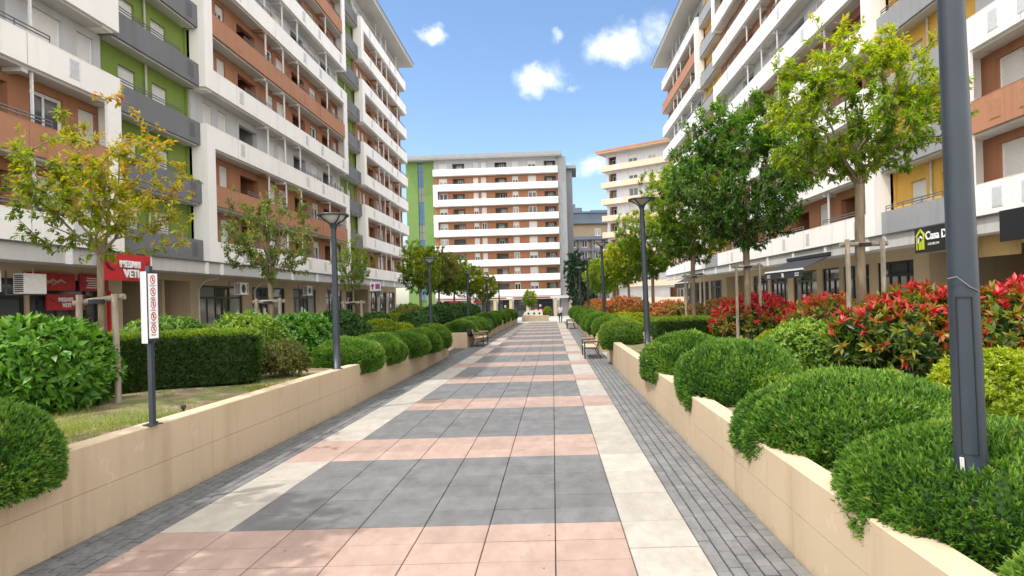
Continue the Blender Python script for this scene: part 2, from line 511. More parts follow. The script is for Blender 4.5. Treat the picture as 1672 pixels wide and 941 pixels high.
# ------------------------------------------------------------------ planters: soil, low walls
def bed(name, x0, x1, y0, y1, z, slope=False):
    mb = MB(); s = .5
    nx = int((x1-x0)/s); ny = int((y1-y0)/s)
    def h(x, y):
        e = min(x-x0, x1-x, y-y0, y1-y)
        zz = z*float(np.interp(y, [4, 14, 26.4], [1, .97, .70])) if slope else z
        return zz + .05*min(1, e)*math.sin(x*1.3+.7*y)*math.cos(y*.9) + .02*math.sin(3.1*x)*math.sin(2.7*y)
    P = [[(x0+(x1-x0)*i/nx, y0+(y1-y0)*j/ny) for j in range(ny+1)] for i in range(nx+1)]
    for i in range(nx):
        for j in range(ny):
            mb.quad(*[(p[0], p[1], h(*p)) for p in (P[i][j], P[i+1][j], P[i+1][j+1], P[i][j+1])])
    mb.box(x0, x1, y0, y1, -.03, z-.08, 0, 'bt')
    o = mb.build(name, M['soil'], smooth=True)
    if x1 < 0: warp(o.data, warp_wall)
    return tag(o, kind='structure')
ZL, ZR = .88, .72
bed('planting_bed_ground', -13, WL-.23, -3, 26.1, ZL, True)
bed('planting_bed_ground', -13, WL-.23, 31.25, 61, .66)
bed('planting_bed_ground', WR+.25, 10.8, -3, 23.3, ZR)
bed('planting_bed_ground', WR+.25, 10.8, 26.7, 61, ZR)

def planter_wall(label, x, side, y0, y1, top, ret=None, xend=None):
    """low wall along the plaza: face at x, thickness away from it; two courses and a cap, with vertical joints"""
    mb = MB(); t = .25
    a, b = (x-t, x) if side < 0 else (x, x+t)
    mid = top*.50; g = .006
    L = 3.05; y = y0; k = 0
    while y < y1-.01:
        e = min(y+L, y1)
        if y1-e < .8: e = y1
        j0 = y+(.0022 if y > y0 else 0)
        mb.box(a, b, j0, e, -.03, mid-g)
        mb.box(a+.008, b-.008, y+(.008 if y == y0 else 0), e-(.008 if e == y1 else 0), mid-g, mid, 0, 'fk')
        i = len(mb.v); c = .012                      # upper course, continuous with a chamfered arris
        fr, bk_ = (y == y0), (e == y1)
        for yy, q in ((y, c if fr else 0), (e, -c if bk_ else 0)):
            mb.v += [(a, yy, mid), (b, yy, mid), (b, yy, top-c), (b-c, yy+q, top), (a+c, yy+q, top), (a, yy, top-c)]
        for p in range(6):
            p2 = (p+1) % 6; mb.f.append((i+p, i+6+p, i+6+p2, i+p2)); mb.m.append(0)
        if fr: mb.f.append(tuple(i+p for p in range(6))); mb.m.append(0)
        if bk_: mb.f.append(tuple(i+6+p for p in reversed(range(6)))); mb.m.append(0)
        y = e
    # returns at the ends
    for yy, sg in (ret or []):
        c, d = (yy, yy+t) if sg > 0 else (yy-t, yy)
        x2 = xend
        p, q = (x2, a) if side < 0 else (b, x2)
        mb.box(p, q, c, d, -.03, mid-g); mb.box(p, q, c+.008, d-.008, mid-g, mid); mb.bbox(p, q, c, d, mid, top, .012)
    o = mb.build('planter_wall', M['planter'], fix=True)
    if side < 0:
        warp(o.data, warp_wall)
        if y0 < 0:      # this wall steps down gently away from the viewer
            for v in o.data.vertices: v.co.z *= float(np.interp(v.co.y, [4, 14, 26.4], [1, .97, .70]))
    return tag(o, label, 'low wall', 'low planter walls along the plaza')
TL, TR = .98, .82
planter_wall('long tan low wall on the left side carrying the prohibition sign post', WL, -1, -3, 26.35, TL, [(26.35, -1)], -13)
planter_wall('tan low wall behind the left bench with a small plate on its end', WL, -1, 31.0, 61, .76, [(31.0, 1)], -13)
planter_wall('tan low wall on the right with large green domes hanging over it', WR, 1, -3, 23.55, TR, [(23.55, -1)], 10.8)
planter_wall('far tan low wall on the right under a row of small clipped balls', WR, 1, 26.4, 61, TR, [(26.4, 1)], 10.8)
mb = MB(); mb.box(-5.35, -5.02, 30.975, 30.9985, .36, .54); mb.box(-5.31, -5.06, 30.972, 30.9752, .40, .50, 1)
tag(mb.build('wall_plate', [M['signblack'], M['green']]), 'small dark green plate on the end face of the far left planter wall', 'plate')

# ------------------------------------------------------------------ lamps
def make_lamp(name, h, rb, rt, label, ro=.42):
    root = empty(name)
    tag(root, label, 'street lamp', 'dark blue grey street lamps lining the plaza')
    mb = MB()
    mb.lathe([(0,0),(rb*1.5,0),(rb*1.5,.012),(rb,.014),(rb*.985,.6),(rb*.9,h*.45),(rt,h-.42),(rt*1.02,h-.30)], 24)
    mb.build('pole', M['lamp'], root, smooth=True)
    mb = MB()
    n = 28
    mb.lathe([(rt*.9,h-.32),(rt*1.15,h-.26),(rt*1.3,h-.22),(.0,h-.21)], 18)
    for j in range(4):
        t = math.pi/4 + j*math.pi/2
        c, s = math.cos(t), math.sin(t)
        mb.tube([(c*rt*.8,s*rt*.8,h-.34),(c*rt*1.5,s*rt*1.5,h-.22),(c*.24,s*.24,h-.12),(c*ro*.97,s*ro*.97,h-.03)], [.022,.02,.017,.016], 6)
    mb.lathe([(ro*.80,h-.035),(ro,h-.05),(ro+.012,h-.025),(ro,h),(ro*.55,h+.02),(.0,h+.026)], n)
    mb.lathe([(.0,h-.03),(ro*.80,h-.035)], n)
    mb.build('lamp_head', M['lamp'], root, smooth=False)
    mb = MB(); mb.lathe([(.0,h-.21),(rt*1.2,h-.20),(.20,h-.10),(ro*.8,h-.042)], n)
    mb.build('lamp_lens', M['lampglass'], root, smooth=True)
    return root
def door_parts(root, rb, zz, ang):
    """service door of the post: a seam, a latch and a wire"""
    def P(t, z, r=rb): return (r*math.cos(t), r*math.sin(t), z)
    mb = MB()
    w = .5
    for t in (ang-w, ang+w):
        mb.tube([P(t, zz, rb+.001), P(t, zz+1.0, rb+.001)], .004, 5)
    for z in (zz, zz+1.0):
        mb.tube([P(ang-w+2*w*i/8, z, rb+.001) for i in range(9)], .004, 5)
    d = mb.build('service_door', M['signblack'], root)
    mb = MB(); mb.tube([P(ang-w, zz-.12, rb+.012), P(ang-w, zz-.02, rb+.02), P(ang-w+.12, zz-.02, rb+.02), P(ang-w+.12, zz-.12, rb+.012)], .007, 6)
    mb.build('latch', M['acbody'], d)
    mb = MB(); mb.tube([P(ang-w-.25, zz+1.12, rb+.03), P(ang-w+.2, zz+1.13, rb+.02), P(ang+w-.1, zz+1.06, rb+.006), P(ang+w+.6, zz+1.03, rb+.004)], .004, 6)
    mb.build('wire', M['rail'], root)
lampR = make_lamp('street_lamp', 4.75, .094, .072, '')
rl = [(3.95, 2.70), (19.4, 3.08), (34.6, 3.10), (48.5, 3.12), (61.5, 3.15)]
rlab = ['nearest lamp post, thick and dark, rising out of the big green domes',
        'right lamp post with open bowl head, second on the right, behind the domes',
        'third right lamp post, beside the round rusty bush',
        'fourth lamp post on the right, among the yellow green trees', 'fifth and farthest lamp post on the right side of the plaza']
lamps = []
for i, (y, x) in enumerate(rl):
    o = lampR if i == 0 else copy_tree(lampR)
    o.location = (x, y, ZR); o['label'] = rlab[i]; o.rotation_euler = (0, R(-1.0), 0)
door_parts(lampR, .091, .62, R(236))
lampL = make_lamp('street_lamp', 3.46, .076, .056, '', .33)
ll = [13.7, 25.3, 37.0, 48.5, 60.0]
llab = ['left lamp post standing on the low wall, first in its row', 'left lamp post by the end of the first planter, before the green tower',
        'left lamp post behind the bench, in front of the brick coloured facade', 'fourth lamp post on the left, by the small round balls', 'farthest left lamp post, beside the white stone block']
for i, y in enumerate(ll):
    o = lampL if i == 0 else copy_tree(lampL)
    o.location = (-4.92 if i else wl(y)-.125, y, TL*.96 if i == 0 else .72); o['label'] = llab[i]; o.rotation_euler = (0, 0, .3*i)

# ------------------------------------------------------------------ prohibition sign on its post
sg = empty('sign_post', (wl(7.5)-.01, 7.5, TL-.002), R(74)); sg.scale = (.64, .9, .97)
tag(sg, 'post with five red ringed pictograms on a tall white panel, on the left wall', 'sign')
mb = MB(); mb.box(-.035, .035, -.035, .035, .012, 2.0); mb.box(-.13, .13, -.08, .08, 0, .012)
for sx in (-.1, .1): mb.lathe([(.014,.012),(.014,.03),(0,.03)], 6, 0, (sx, 0, 0))
mb.build('post', M['lamp'], sg)
mb = MB(); mb.box(-.125, .125, -.060, -.0355, 1.06, 1.93)
pb = mb.build('sign_frame', M['lamp'], sg)
mb = MB(); mb.box(-.129, -.1252, -.058, .028, 1.03, 1.93); mb.box(-.125, .125, .0355, .05, 1.03, 1.93)
mb.build('back_panel', M['palewhite'], sg)
mb = MB(); mb.box(-.100, .100, -.0635, -.0602, 1.09, 1.905); mb.build('sign_face', M['signwhite'], pb)
def disc(mb, r0, r1, cx, cz, y, m=0, n=28):
    for j in range(n):
        a, b = 2*math.pi*j/n, 2*math.pi*(j+1)/n
        p = lambda r, t: (cx+r*math.cos(t), y, cz+r*math.sin(t))
        if r0 > 0: mb.quad(p(r0,a), p(r0,b), p(r1,b), p(r1,a), m)
        else: mb.poly([(cx,y,cz), p(r1,b), p(r1,a)], m)
mb = MB()
for i in range(5):
    cz = 1.83 - .155*i
    disc(mb, .042, .056, 0, cz, -.0655, 0)
    # little dark figure inside the ring, with a bar across
    mb.box(-.010, .012, -.0655, -.0645, cz-.022, cz+.012, 1); disc(mb, 0, .011, .004, cz+.02, -.0656, 1, 10)
    mb.bar((-.032, -.0662, cz+.03), (.032, -.0662, cz-.03), .002, .008, 0)
    for r in range(2 + (i % 2)):
        wq = .07 - .012*((r+i) % 3)
        for s in range(5):
            a = -wq + 2*wq*s/5
            mb.box(a, a+wq*.3, -.0655, -.0645, cz-.073-.012*r, cz-.067-.012*r, 1)
mb.build('pictograms', [M['red'], M['signblack']], pb)

# ------------------------------------------------------------------ benches
def make_bench():
    root = empty('bench'); L = 1.7
    f = MB(); parts = []
    for sy in (-L/2, L/2):
        mb = MB()
        mb.tube([(.30, sy, 0), (.30, sy, .66)], .024, 8); mb.tube([(.31, sy, .66), (-.22, sy, .66)], .022, 8)
        mb.tube([(-.20, sy, .40), (-.24, sy, .2), (-.34, sy, 0)], .018, 8)
        mb.tube([(.28, sy, .42), (-.20, sy, .39)], .02, 8); mb.tube([(-.16, sy, .40), (-.34, sy, .92)], .02, 8)
        mb.build('frame', M['blackframe'], root)
    mb = MB()
    for i in range(5): mb.box(-.16+.095*i, -.075+.095*i, -L/2+.03, L/2-.03, .425, .455)
    mb.build('seat', M['benchwood'], root)
    mb = MB()
    for i in range(4):
        z = .52+.105*i; x = -.20-.038*i*.95
        mb.bar((x+.01, -L/2+.03, z), (x+.01, L/2-.03, z), .028, .085)
    mb.build('backrest', M['benchwood'], root)
    for sy in (-L/2, L/2):
        mb = MB(); mb.box(-.20, .33, sy-.03, sy+.03, .682, .712)
        mb.build('armrest', M['benchwood'], root)
    return root
bench = make_bench()
for i, (x, y, rz, lb) in enumerate([(1.62, 24.6, R(180), 'wooden bench with black frame on the right by the gap in the wall'),
                                    (1.62, 47.5, R(180), 'small far bench on the right by the row of clipped balls'),
                                    (-3.72, 32.3, R(-2), 'wooden bench on the left with a dark bag hung over its end')]):
    b = bench if i == 0 else copy_tree(bench)
    b.location = (x, y, 0.003); b.rotation_euler = (0, 0, rz)
    tag(b, lb, 'bench', 'benches beside the plaza')
mb = MB()
mb.box(-.10, .12, -.2, .2, .0, .34); 
bg_o = mb.build('bag', M['awning']); bg_o.location = (-4.16, 31.35, .60); bg_o.rotation_euler = (R(4), R(-14), 0)
bm = bmesh.new(); bm.from_mesh(bg_o.data); bmesh.ops.bevel(bm, geom=list(bm.edges), offset=.06, segments=3, affect='EDGES'); bm.to_mesh(bg_o.data); bm.free()
tag(bg_o, 'dark cloth bag hanging on the near end of the left bench', 'bag')

# ------------------------------------------------------------------ far planter with white stone block, person
ps = empty('stone_planter', (-1.55, 65.2, dip(65.2)))
tag(ps, 'tan raised planter closing the far end of the plaza, below the white block', 'planter')
mb = MB(); mb.bbox(-1.35, 1.45, -.5, .9, -.1, .62, .02); mb.bbox(-1.40, -.1, -.55, -.5, -.1, .66, .01); mb.build('wall', M['planter'], ps)
mb = MB(); mb.box(-1.25, 1.35, -.4, .8, .58, .625); mb.build('soil', M['soil'], ps)
# white block with a rounded left shoulder and three arched holes
pts = []
for j in range(13):
    t = math.pi - (math.pi/2)*j/12
    pts.append((-.45+.62*math.cos(t)*1.0, .55*math.sin(t)))
top = [( .15,.55),(.2,.62),(.34,.64),(.46,.55),(.62,.52),(.70,.63),(.86,.63),(.98,.50),(1.0,.2),(1.02,0)]
out = pts + top
bm = bmesh.new()
fr = bm.faces.new([bm.verts.new((x, 0, z)) for x, z in out])
ex = bmesh.ops.extrude_face_region(bm, geom=[fr])
bmesh.ops.translate(bm, verts=[v for v in ex['geom'] if isinstance(v, bmesh.types.BMVert)], vec=(0, .3, 0))
bmesh.ops.recalc_face_normals(bm, faces=bm.faces)
me = bpy.data.meshes.new('white_block'); bm.to_mesh(me); bm.free(); me.materials.append(M['whitestone'])
wb = mobj('white_block', me, None, (-1.75, 64.75, dip(65)+.62))
tag(wb, 'rounded white stone block with three dark round holes, on the far tan planter', 'sculpture')
for cx in (-.5, .1, .66):
    mb = MB(); disc(mb, 0, .12, cx, .22, -.004, 0, 18)
    mb.build('hole', M['signblack'], wb)

def make_person(loc):
    me = bpy.data.meshes.new('person'); bm = bmesh.new(); sl_ = bm.verts.layers.skin.verify()
    V = {}
    def v(k, x, y, z, r): V[k] = (bm.verts.new((x, y, z)), r)
    v('pel',0,0,.93,.145); v('wst',0,0,1.10,.13); v('chs',0,.0,1.30,.155); v('nk',0,.0,1.48,.06); v('hd',0,-.01,1.60,.098); v('hd2',0,-.01,1.70,.085)
    for s, n in ((-1,'l'),(1,'r')):
        v('sh'+n, s*.18,0,1.40,.065); v('el'+n, s*.24,.02,1.13,.045); v('wr'+n, s*.25,-.05,.90,.032); v('hn'+n, s*.25,-.08,.81,.036)
        st = .14*s
        v('hp'+n, s*.10,0,.86,.095); v('kn'+n, s*.10,-st*.6,.49,.066); v('an'+n, s*.105,st*.9-.02,.09,.043); v('to'+n, s*.11,st*.9-.17,.035,.035)
    E = [('pel','wst'),('wst','chs'),('chs','nk'),('nk','hd'),('hd','hd2')]
    for n in 'lr': E += [('chs','sh'+n),('sh'+n,'el'+n),('el'+n,'wr'+n),('wr'+n,'hn'+n),('pel','hp'+n),('hp'+n,'kn'+n),('kn'+n,'an'+n),('an'+n,'to'+n)]
    for a, b in E: bm.edges.new((V[a][0], V[b][0]))
    bm.verts.index_update()
    order = {k: V[k][0].index for k in V}
    for k, (vv, r) in V.items():
        vv[sl_].radius = (r, r); vv[sl_].use_root = (k == 'pel')
    bm.to_mesh(me); bm.free()
    o = bpy.data.objects.new('person', me); COL.objects.link(o)
    o.modifiers.new('skin', 'SKIN'); sb = o.modifiers.new('sub', 'SUBSURF'); sb.levels = 2; sb.render_levels = 2
    dg = bpy.context.evaluated_depsgraph_get()
    m2 = bpy.data.meshes.new_from_object(o.evaluated_get(dg))
    bpy.data.objects.remove(o)
    m2.materials.clear()
    for mt in (plain('shirt_cloth', (.62,.64,.68), .8), plain('dark_trousers', (.05,.06,.08), .85), plain('skin', (.36,.20,.13), .6), plain('dark_hair', (.015,.012,.01), .7)): m2.materials.append(mt)
    for p in m2.polygons:
        c = p.center; z = c.z
        mi = 1 if z < .96 and abs(c.x) < .2 else 0
        if z < .075: mi = 3
        if abs(c.x) > .2 and z < 1.08: mi = 2
        if z > 1.47: mi = 2
        if z > 1.66 or (z > 1.56 and c.y > .02): mi = 3
        p.material_index = mi; p.use_smooth = True
    o = mobj('person', m2, None, loc, R(8))
    return tag(o, 'person in a white shirt and dark trousers standing at the far end of the plaza', 'person')
make_person((1.02, 58.5, .004))

sp_ = empty('garden_sprinkler', (wl(8.6)-.33, 8.6, ZL+.02)); tag(sp_, 'tiny dark sprinkler head sticking out of the soil behind the left wall', 'sprinkler')
mb = MB(); mb.lathe([(.0,-.1),(.016,-.1),(.016,.08),(.0,.08)], 10); mb.build('riser', M['signblack'], sp_)
mb = MB(); mb.lathe([(.0,.075),(.03,.08),(.034,.105),(.03,.13),(.0,.135)], 12); mb.build('nozzle', M['signblack'], sp_)

# ------------------------------------------------------------------ buildings
# local frame of a facade: x along it, y into the building (parapet face at y = 0), z up
def window_proto(kind, w, h, name='window'):
    """frame mesh with its shutter / panes, origin at the sill centre, front at y = 0"""
    fr = MB(); t = .055
    fr.box(-w/2, -w/2+t, 0, .09, 0, h); fr.box(w/2-t, w/2, 0, .09, 0, h)
    fr.box(-w/2+t, w/2-t, 0, .09, h-t, h); fr.box(-w/2+t, w/2-t, 0, .09, 0, t)
    sh = None; pn = None
    drop = {'shut': 1.0, 'half': .45, 'open': .14, 'glass': 0.0}[kind]
    zs = h-t-(h-2*t)*drop
    if drop > 0:
        sh = MB(); sh.box(-w/2+t, w/2-t, .02, .05, zs, h-t)
        sh.box(-w/2+t, w/2-t, .012, .019, zs, zs+.05)
    if drop < 1:
        pn = MB(); pn.box(-w/2+t, w/2-t, .062, .075, t, zs)
        for x in (-w/2+t, -.045, .0, w/2-t-.045):
            fr.box(x, x+.045, .035, .061, t, zs)
        fr.box(-w/2+t, w/2-t, .037, .0605, t, t+.09)
        fr.box(-w/2+t, w/2-t, .037, .0605, zs-.05, zs)
    return (fr.mesh('window_frame', M['winframe']),
            sh.mesh('shutter', M['shutter']) if sh else None,
            pn.mesh('pane', M['glass']) if pn else None)
WPC = {}
def add_window(root, kind, w, h, x, y, z):
    key = (kind, round(w, 1), round(h, 1))
    if key not in WPC: WPC[key] = window_proto(kind, *key[1:])
    f, s, p = WPC[key]
    o = mobj('window', f, root, (x, y, z))
    if s: mobj('shutter', s, o)
    if p: mobj('pane', p, o)
    return o

def railing_mesh(L, h=.26):
    mb = MB()
    for z in (h, h*.55): mb.tube([(0, 0, z), (L, 0, z)], .024, 6)
    n = max(1, int(L/1.1))
    for i in range(n+1): mb.box(L*i/n-.012, L*i/n+.012, -.014, .014, -.02, h)
    return mb.mesh('railing', M['rail'])
RLC = {}
def railing(parent, x0, x1, y, z, h=.26):
    k = (round(x1-x0, 1), h)
    if k not in RLC: RLC[k] = railing_mesh(*k)
    return mobj('railing', RLC[k], parent, (x0, y, z))
def vent_mesh(mat, fm):
    mb = MB(); w, h = .52, .70
    mb.box(-w/2, w/2, -.012, -.0015, 0, h, 1)
    for i in range(14):
        z = .05+i*(h-.1)/13
        mb.box(-w/2+.045, w/2-.045, -.02, -.0125, z-.021, z+.019, 0)
    return mb.mesh('vent_panel', [mat, fm])
VENT = {'w': vent_mesh(M['vent'], M['winframe']), 'b': vent_mesh(M['ventbrown'], M['brownpar']), 'g': vent_mesh(M['ventdark'], M['balgrey'])}

def wall_storey(mb, x0, x1, y, z0, z1, holes, m, th=.28, mrev=None):
    """wall slab with rectangular openings (xa, xb, za, zb)"""
    hs = sorted(holes); x = x0
    for xa, xb, za, zb in hs:
        if xa > x: mb.box(x, xa, y, y+th, z0, z1, m)
        if za > z0: mb.box(xa, xb, y, y+th, z0, za, m)
        if zb < z1: mb.box(xa, xb, y, y+th, zb, z1, m)
        x = xb
    if x < x1: mb.box(x, x1, y, y+th, z0, z1, m)

WM = ['brown', 'whitegrey', 'darkbrown', 'loggrey', 'white', 'soffit', 'midgrey', 'tan', 'green', 'yellow', 'peach', 'palewhite']
WI = {k: i for i, k in enumerate(WM)}
WMATS = lambda: [M[k] for k in WM]

def block(root, L, FL1, sh, wins, logs, walls, pars, frames, posts, seed, par_h=.95, yb=.78, depth=11, vents=(), top_slab=True, eave=1.5, smax=9,
          rails=True, log_depth=2.6, pw=.75, sill=.02, loggrey=False):
    """one residential block above the shops: storeys 1..9 with running balconies"""
    r = random.Random(seed)
    n = len(walls); wall = MB(); st = .22
    frames = list(frames)
    for k in range(n):
        z0 = FL1 + k*sh; z1 = z0+sh-st
        wm = WI[walls[k]]
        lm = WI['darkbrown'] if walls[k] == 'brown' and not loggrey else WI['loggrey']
        holes = []
        zf = z0+sill
        for (xc, w, h) in wins:
            holes.append((xc-w/2, xc+w/2, zf, zf+h))
        for (xa, xb) in logs:
            holes.append((xa, xb, z0, z1-.42))
        wall_storey(wall, 0, L, yb, z0, z1, holes, wm)
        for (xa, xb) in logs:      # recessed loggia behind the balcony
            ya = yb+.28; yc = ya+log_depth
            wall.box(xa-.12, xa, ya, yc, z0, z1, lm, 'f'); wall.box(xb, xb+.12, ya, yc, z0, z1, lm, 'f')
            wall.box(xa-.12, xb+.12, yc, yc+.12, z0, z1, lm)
            if r.random() < .75:
                add_window(root, r.choice(['shut', 'half', 'open', 'glass']), 1.0, 2.1, (xa+xb)/2+r.uniform(-.3, .3), yc-.092, z0+.03)
        for (xc, w, h) in wins:
            kind = r.choices(['shut', 'half', 'open', 'glass'], [5, 2.2, 1.2, 1.2])[0]
            add_window(root, kind, w, h, xc, yb+.10, zf)
            wall.box(xc-w/2-.1, xc+w/2+.1, yb+.2, yb+.27, z0, z1, WI['loggrey'])   # room behind
        # slab over the storey carries the next balcony
    body = wall
    body.box(.02, L-.02, yb+.285+log_depth+.13, depth, FL1-.2, FL1+n*sh, WI['whitegrey'])
    for x0, x1 in ((.0, .25), (L-.25, L)):
        body.box(x0, x1, yb+.281, depth+.01, FL1-.2, FL1+n*sh, WI['white'])
    for k in range(1, n+1):       # inner slabs
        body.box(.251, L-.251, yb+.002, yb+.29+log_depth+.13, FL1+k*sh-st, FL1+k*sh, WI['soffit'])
    body.build('wall', WMATS(), root)
    if top_slab:
        zt = FL1+n*sh
        mb = MB(); mb.box(-.5, L+.5, -eave+.6, depth+.4, zt, zt+.16, 1); mb.box(-.55, L+.55, -eave+.55, depth+.45, zt+.16, zt+.42, 0)
        mb.box(-.6, L+.6, -eave+.5, depth+.5, zt+.42, zt+.47, 2)
        mb.build('roof', [M['roofgrey'], M['soffit'], M['flash']], root)
    # balconies, one running along every storey
    closed = {}
    for (a, b, side) in frames:
        for k in range(a, b+1): closed.setdefault(k, {})[side] = (a, b)
    for k in range(min(n, len(pars))):
        s = k+1; z0 = FL1+k*sh
        c = closed.get(s, {})
        x0 = pw if 'l' in c else 0; x1 = L-pw if 'r' in c else L
        mt = pars[k]
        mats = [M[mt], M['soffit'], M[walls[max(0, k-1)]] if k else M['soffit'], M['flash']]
        mb = MB()
        mb.box(x0, x1, 0, .12, z0-.12, z0+par_h, 0)
        mb.box(x0, x1, .121, yb-.002, z0-st, z0, 1)
        mb.box(x0, x1, -.006, .126, z0+par_h, z0+par_h+.022, 0)
        for side, x in (('l', x0), ('r', x1)):
            if side not in c: mb.box(*((x, x+.12) if side == 'l' else (x-.12, x)), .121, yb-.002, z0+.001, z0+par_h, 0)
        # cross beams under the slab
        for xb_ in posts:
            if x0+.2 < xb_ < x1-.2: mb.box(xb_-.5, xb_-.24, .13, yb-.004, z0-st-.14, z0-st-.001, 1 if (k+int(xb_)) % 3 else (2 if k else 1))
        # panel joints
        xj = 3.1
        while xj < x1-.6:
            if xj > x0+.5: mb.box(xj-.008, xj+.008, -.0015, .0, z0-.11, z0+par_h-.01, 3)
            xj += 5.1
        bal = mb.build('balcony', mats, root)
        if rails:
            for (xa, xb) in logs:
                e = min(x1-.1, xb+.9)
                if e-xa > 1 and (k*7+int(xa)) % 5 != 3: railing(bal, max(x0+.1, xa-.6), e, .06, z0+par_h+.02)
        for xv in vents:
            if x0+.4 < xv < x1-.4:
                mobj('vent_panel', VENT['b' if mt == 'brownpar' else 'w'], bal, (xv, 0, z0+.12))
    # vertical ends that tie the parapets into frames
    for (a, b, side) in frames:
        za = FL1+(a-1)*sh-.12; zb = FL1+(b-1)*sh+par_h+.022
        xa, xb = (0, pw) if side == 'l' else (L-pw, L)
        mb = MB(); mb.box(xa, xb, 0, .12, za, zb)
        xs = (xa, xa+.2) if side == 'l' else (xb-.2, xb)
        mb.box(xs[0], xs[1], .121, yb+.28, za, zb)
        # balcony slabs reach the fin
        for k in range(a, b+1):
            z0 = FL1+(k-1)*sh
            mb.box(xa+.2 if side == 'l' else xa, xb if side == 'l' else xb-.2, .122, yb-.003, z0-st, z0)
        mb.build('frame_end', M['white'], root)
    # slim posts between balcony and ceiling
    mb = MB(); mb.box(-.03, .03, .18, .26, 0, sh-st-.002); pm = mb.mesh('balcony_post', M['winframe'])
    for xp in posts:
        for k in range(n): mobj('balcony_post', pm, root, (xp, 0, FL1+k*sh))

def stair_recess(root, x0, x1, FL1, sh, n, colour, balmat, seed, ydeep=1.0, balx=(.4, .4), yf=.32):
    r = random.Random(seed); mb = MB(); L = x1-x0
    ci = WI[colour]; z0 = FL1-.2; z1 = FL1+n*sh
    for k in range(n):
        za = FL1+k*sh; holes = []
        for xc in (x0+L*.30, x0+L*.66):
            holes.append((xc-.55, xc+.55, za+.03, za+2.13))
            add_window(root, r.choice(['shut', 'half', 'half', 'open']), 1.1, 2.1, xc, ydeep+.1, za+.03)
        wall_storey(mb, x0, x1, ydeep, za, za+sh, holes, ci)
    mb.box(x0, x1, ydeep+.2, ydeep+.28, z0, z1, WI['loggrey'])
    mb.box(x0+.001, x0+.14, .9, ydeep-.001, z0, z1, ci); mb.box(x1-.14, x1-.001, .9, ydeep-.001, z0, z1, ci)
    mb.box(x0+.02, x1-.02, ydeep+.3, 10.5, z0, z1, WI['midgrey'])
    mb.build('recess_wall', WMATS(), root)
    for k in range(n):
        za = FL1+k*sh
        b = MB(); a0, a1 = x0+.02, x1-.02
        b.box(a0, a1, yf, yf+.1, za-.12, za+.98, 0); b.box(a0+.15, a1-.15, yf+.101, ydeep-.002, za-.2, za, 1)
        b.box(a0, a0+.1, yf+.101, .898, za-.12, za+.98, 0); b.box(a1-.1, a1, yf+.101, .898, za-.12, za+.98, 0)
        bal = b.build('grey_balcony', [M[balmat], M['soffit'], M['flash']], root)
        railing(bal, a0+.3, a1-1.5, yf+.05, za+.98, .24)
        mobj('vent_panel', VENT['g'], bal, (a1-.7, yf, za+.14))
    mb = MB(); mb.tube([(x0+L*.48, ydeep-.1, FL1), (x0+L*.48, ydeep-.1, z1)], .05, 8); mb.build('drainpipe', M['pipe'], root)

def shopfront(root, xa, xb, zt, y, seed, mat='shopglass', doors=True, zfloor=0.0, frame='blackframe'):
    """black framed shop window, transom lights above, double door in the middle"""
    r = random.Random(seed); f = MB(); t = .07
    W_ = xb-xa; tr = zt-.75
    f.box(xa, xa+t*1.6, y, y+.12, zfloor, zt); f.box(xb-t*1.6, xb, y, y+.12, zfloor, zt)
    f.box(xa+t*1.6, xb-t*1.6, y, y+.12, zt-t*1.5, zt); f.box(xa+t*1.6, xb-t*1.6, y+.002, y+.11, tr, tr+.12)
    d0 = xa+W_*r.uniform(.30, .42); d1 = d0+1.5
    for x in (d0, d1): f.box(x-.05, x+.05, y+.004, y+.1, zfloor, zt-t*1.5)
    f.box((d0+d1)/2-.05, (d0+d1)/2+.05, y+.005, y+.1, zfloor, tr)
    f.box(d0+.05, d1-.05, y+.006, y+.1, 1.2, 1.5); f.box(d0+.05, d1-.05, y+.006, y+.1, zfloor, .14)
    if r.random() < .6: f.box(d0-.9, d0-.84, y+.006, y+.1, zfloor, tr)
    fo = f.build('shopfront', M[frame], root)
    p = MB(); p.box(xa+.05, d0-.05, y+.06, y+.075, zfloor, zt-.1, r.choice([0, 1, 1])); p.box(d0+.05, d1-.05, y+.062, y+.076, zfloor, zt-.1, 0); p.box(d1+.05, xb-.05, y+.06, y+.075, zfloor, zt-.1, r.choice([0, 1]))
    p.build('shop_pane', [M['shopglass'], M['shopglass2']], fo)
    if r.random() < .6:      # opening hours sheet on the door: blank pale square with a blue bar
        q = MB(); q.box(d0+.25, d0+.62, y+.05, y+.058, 1.75, 2.2); q.build('paper_notice', M['signwhite'], fo)
    return fo

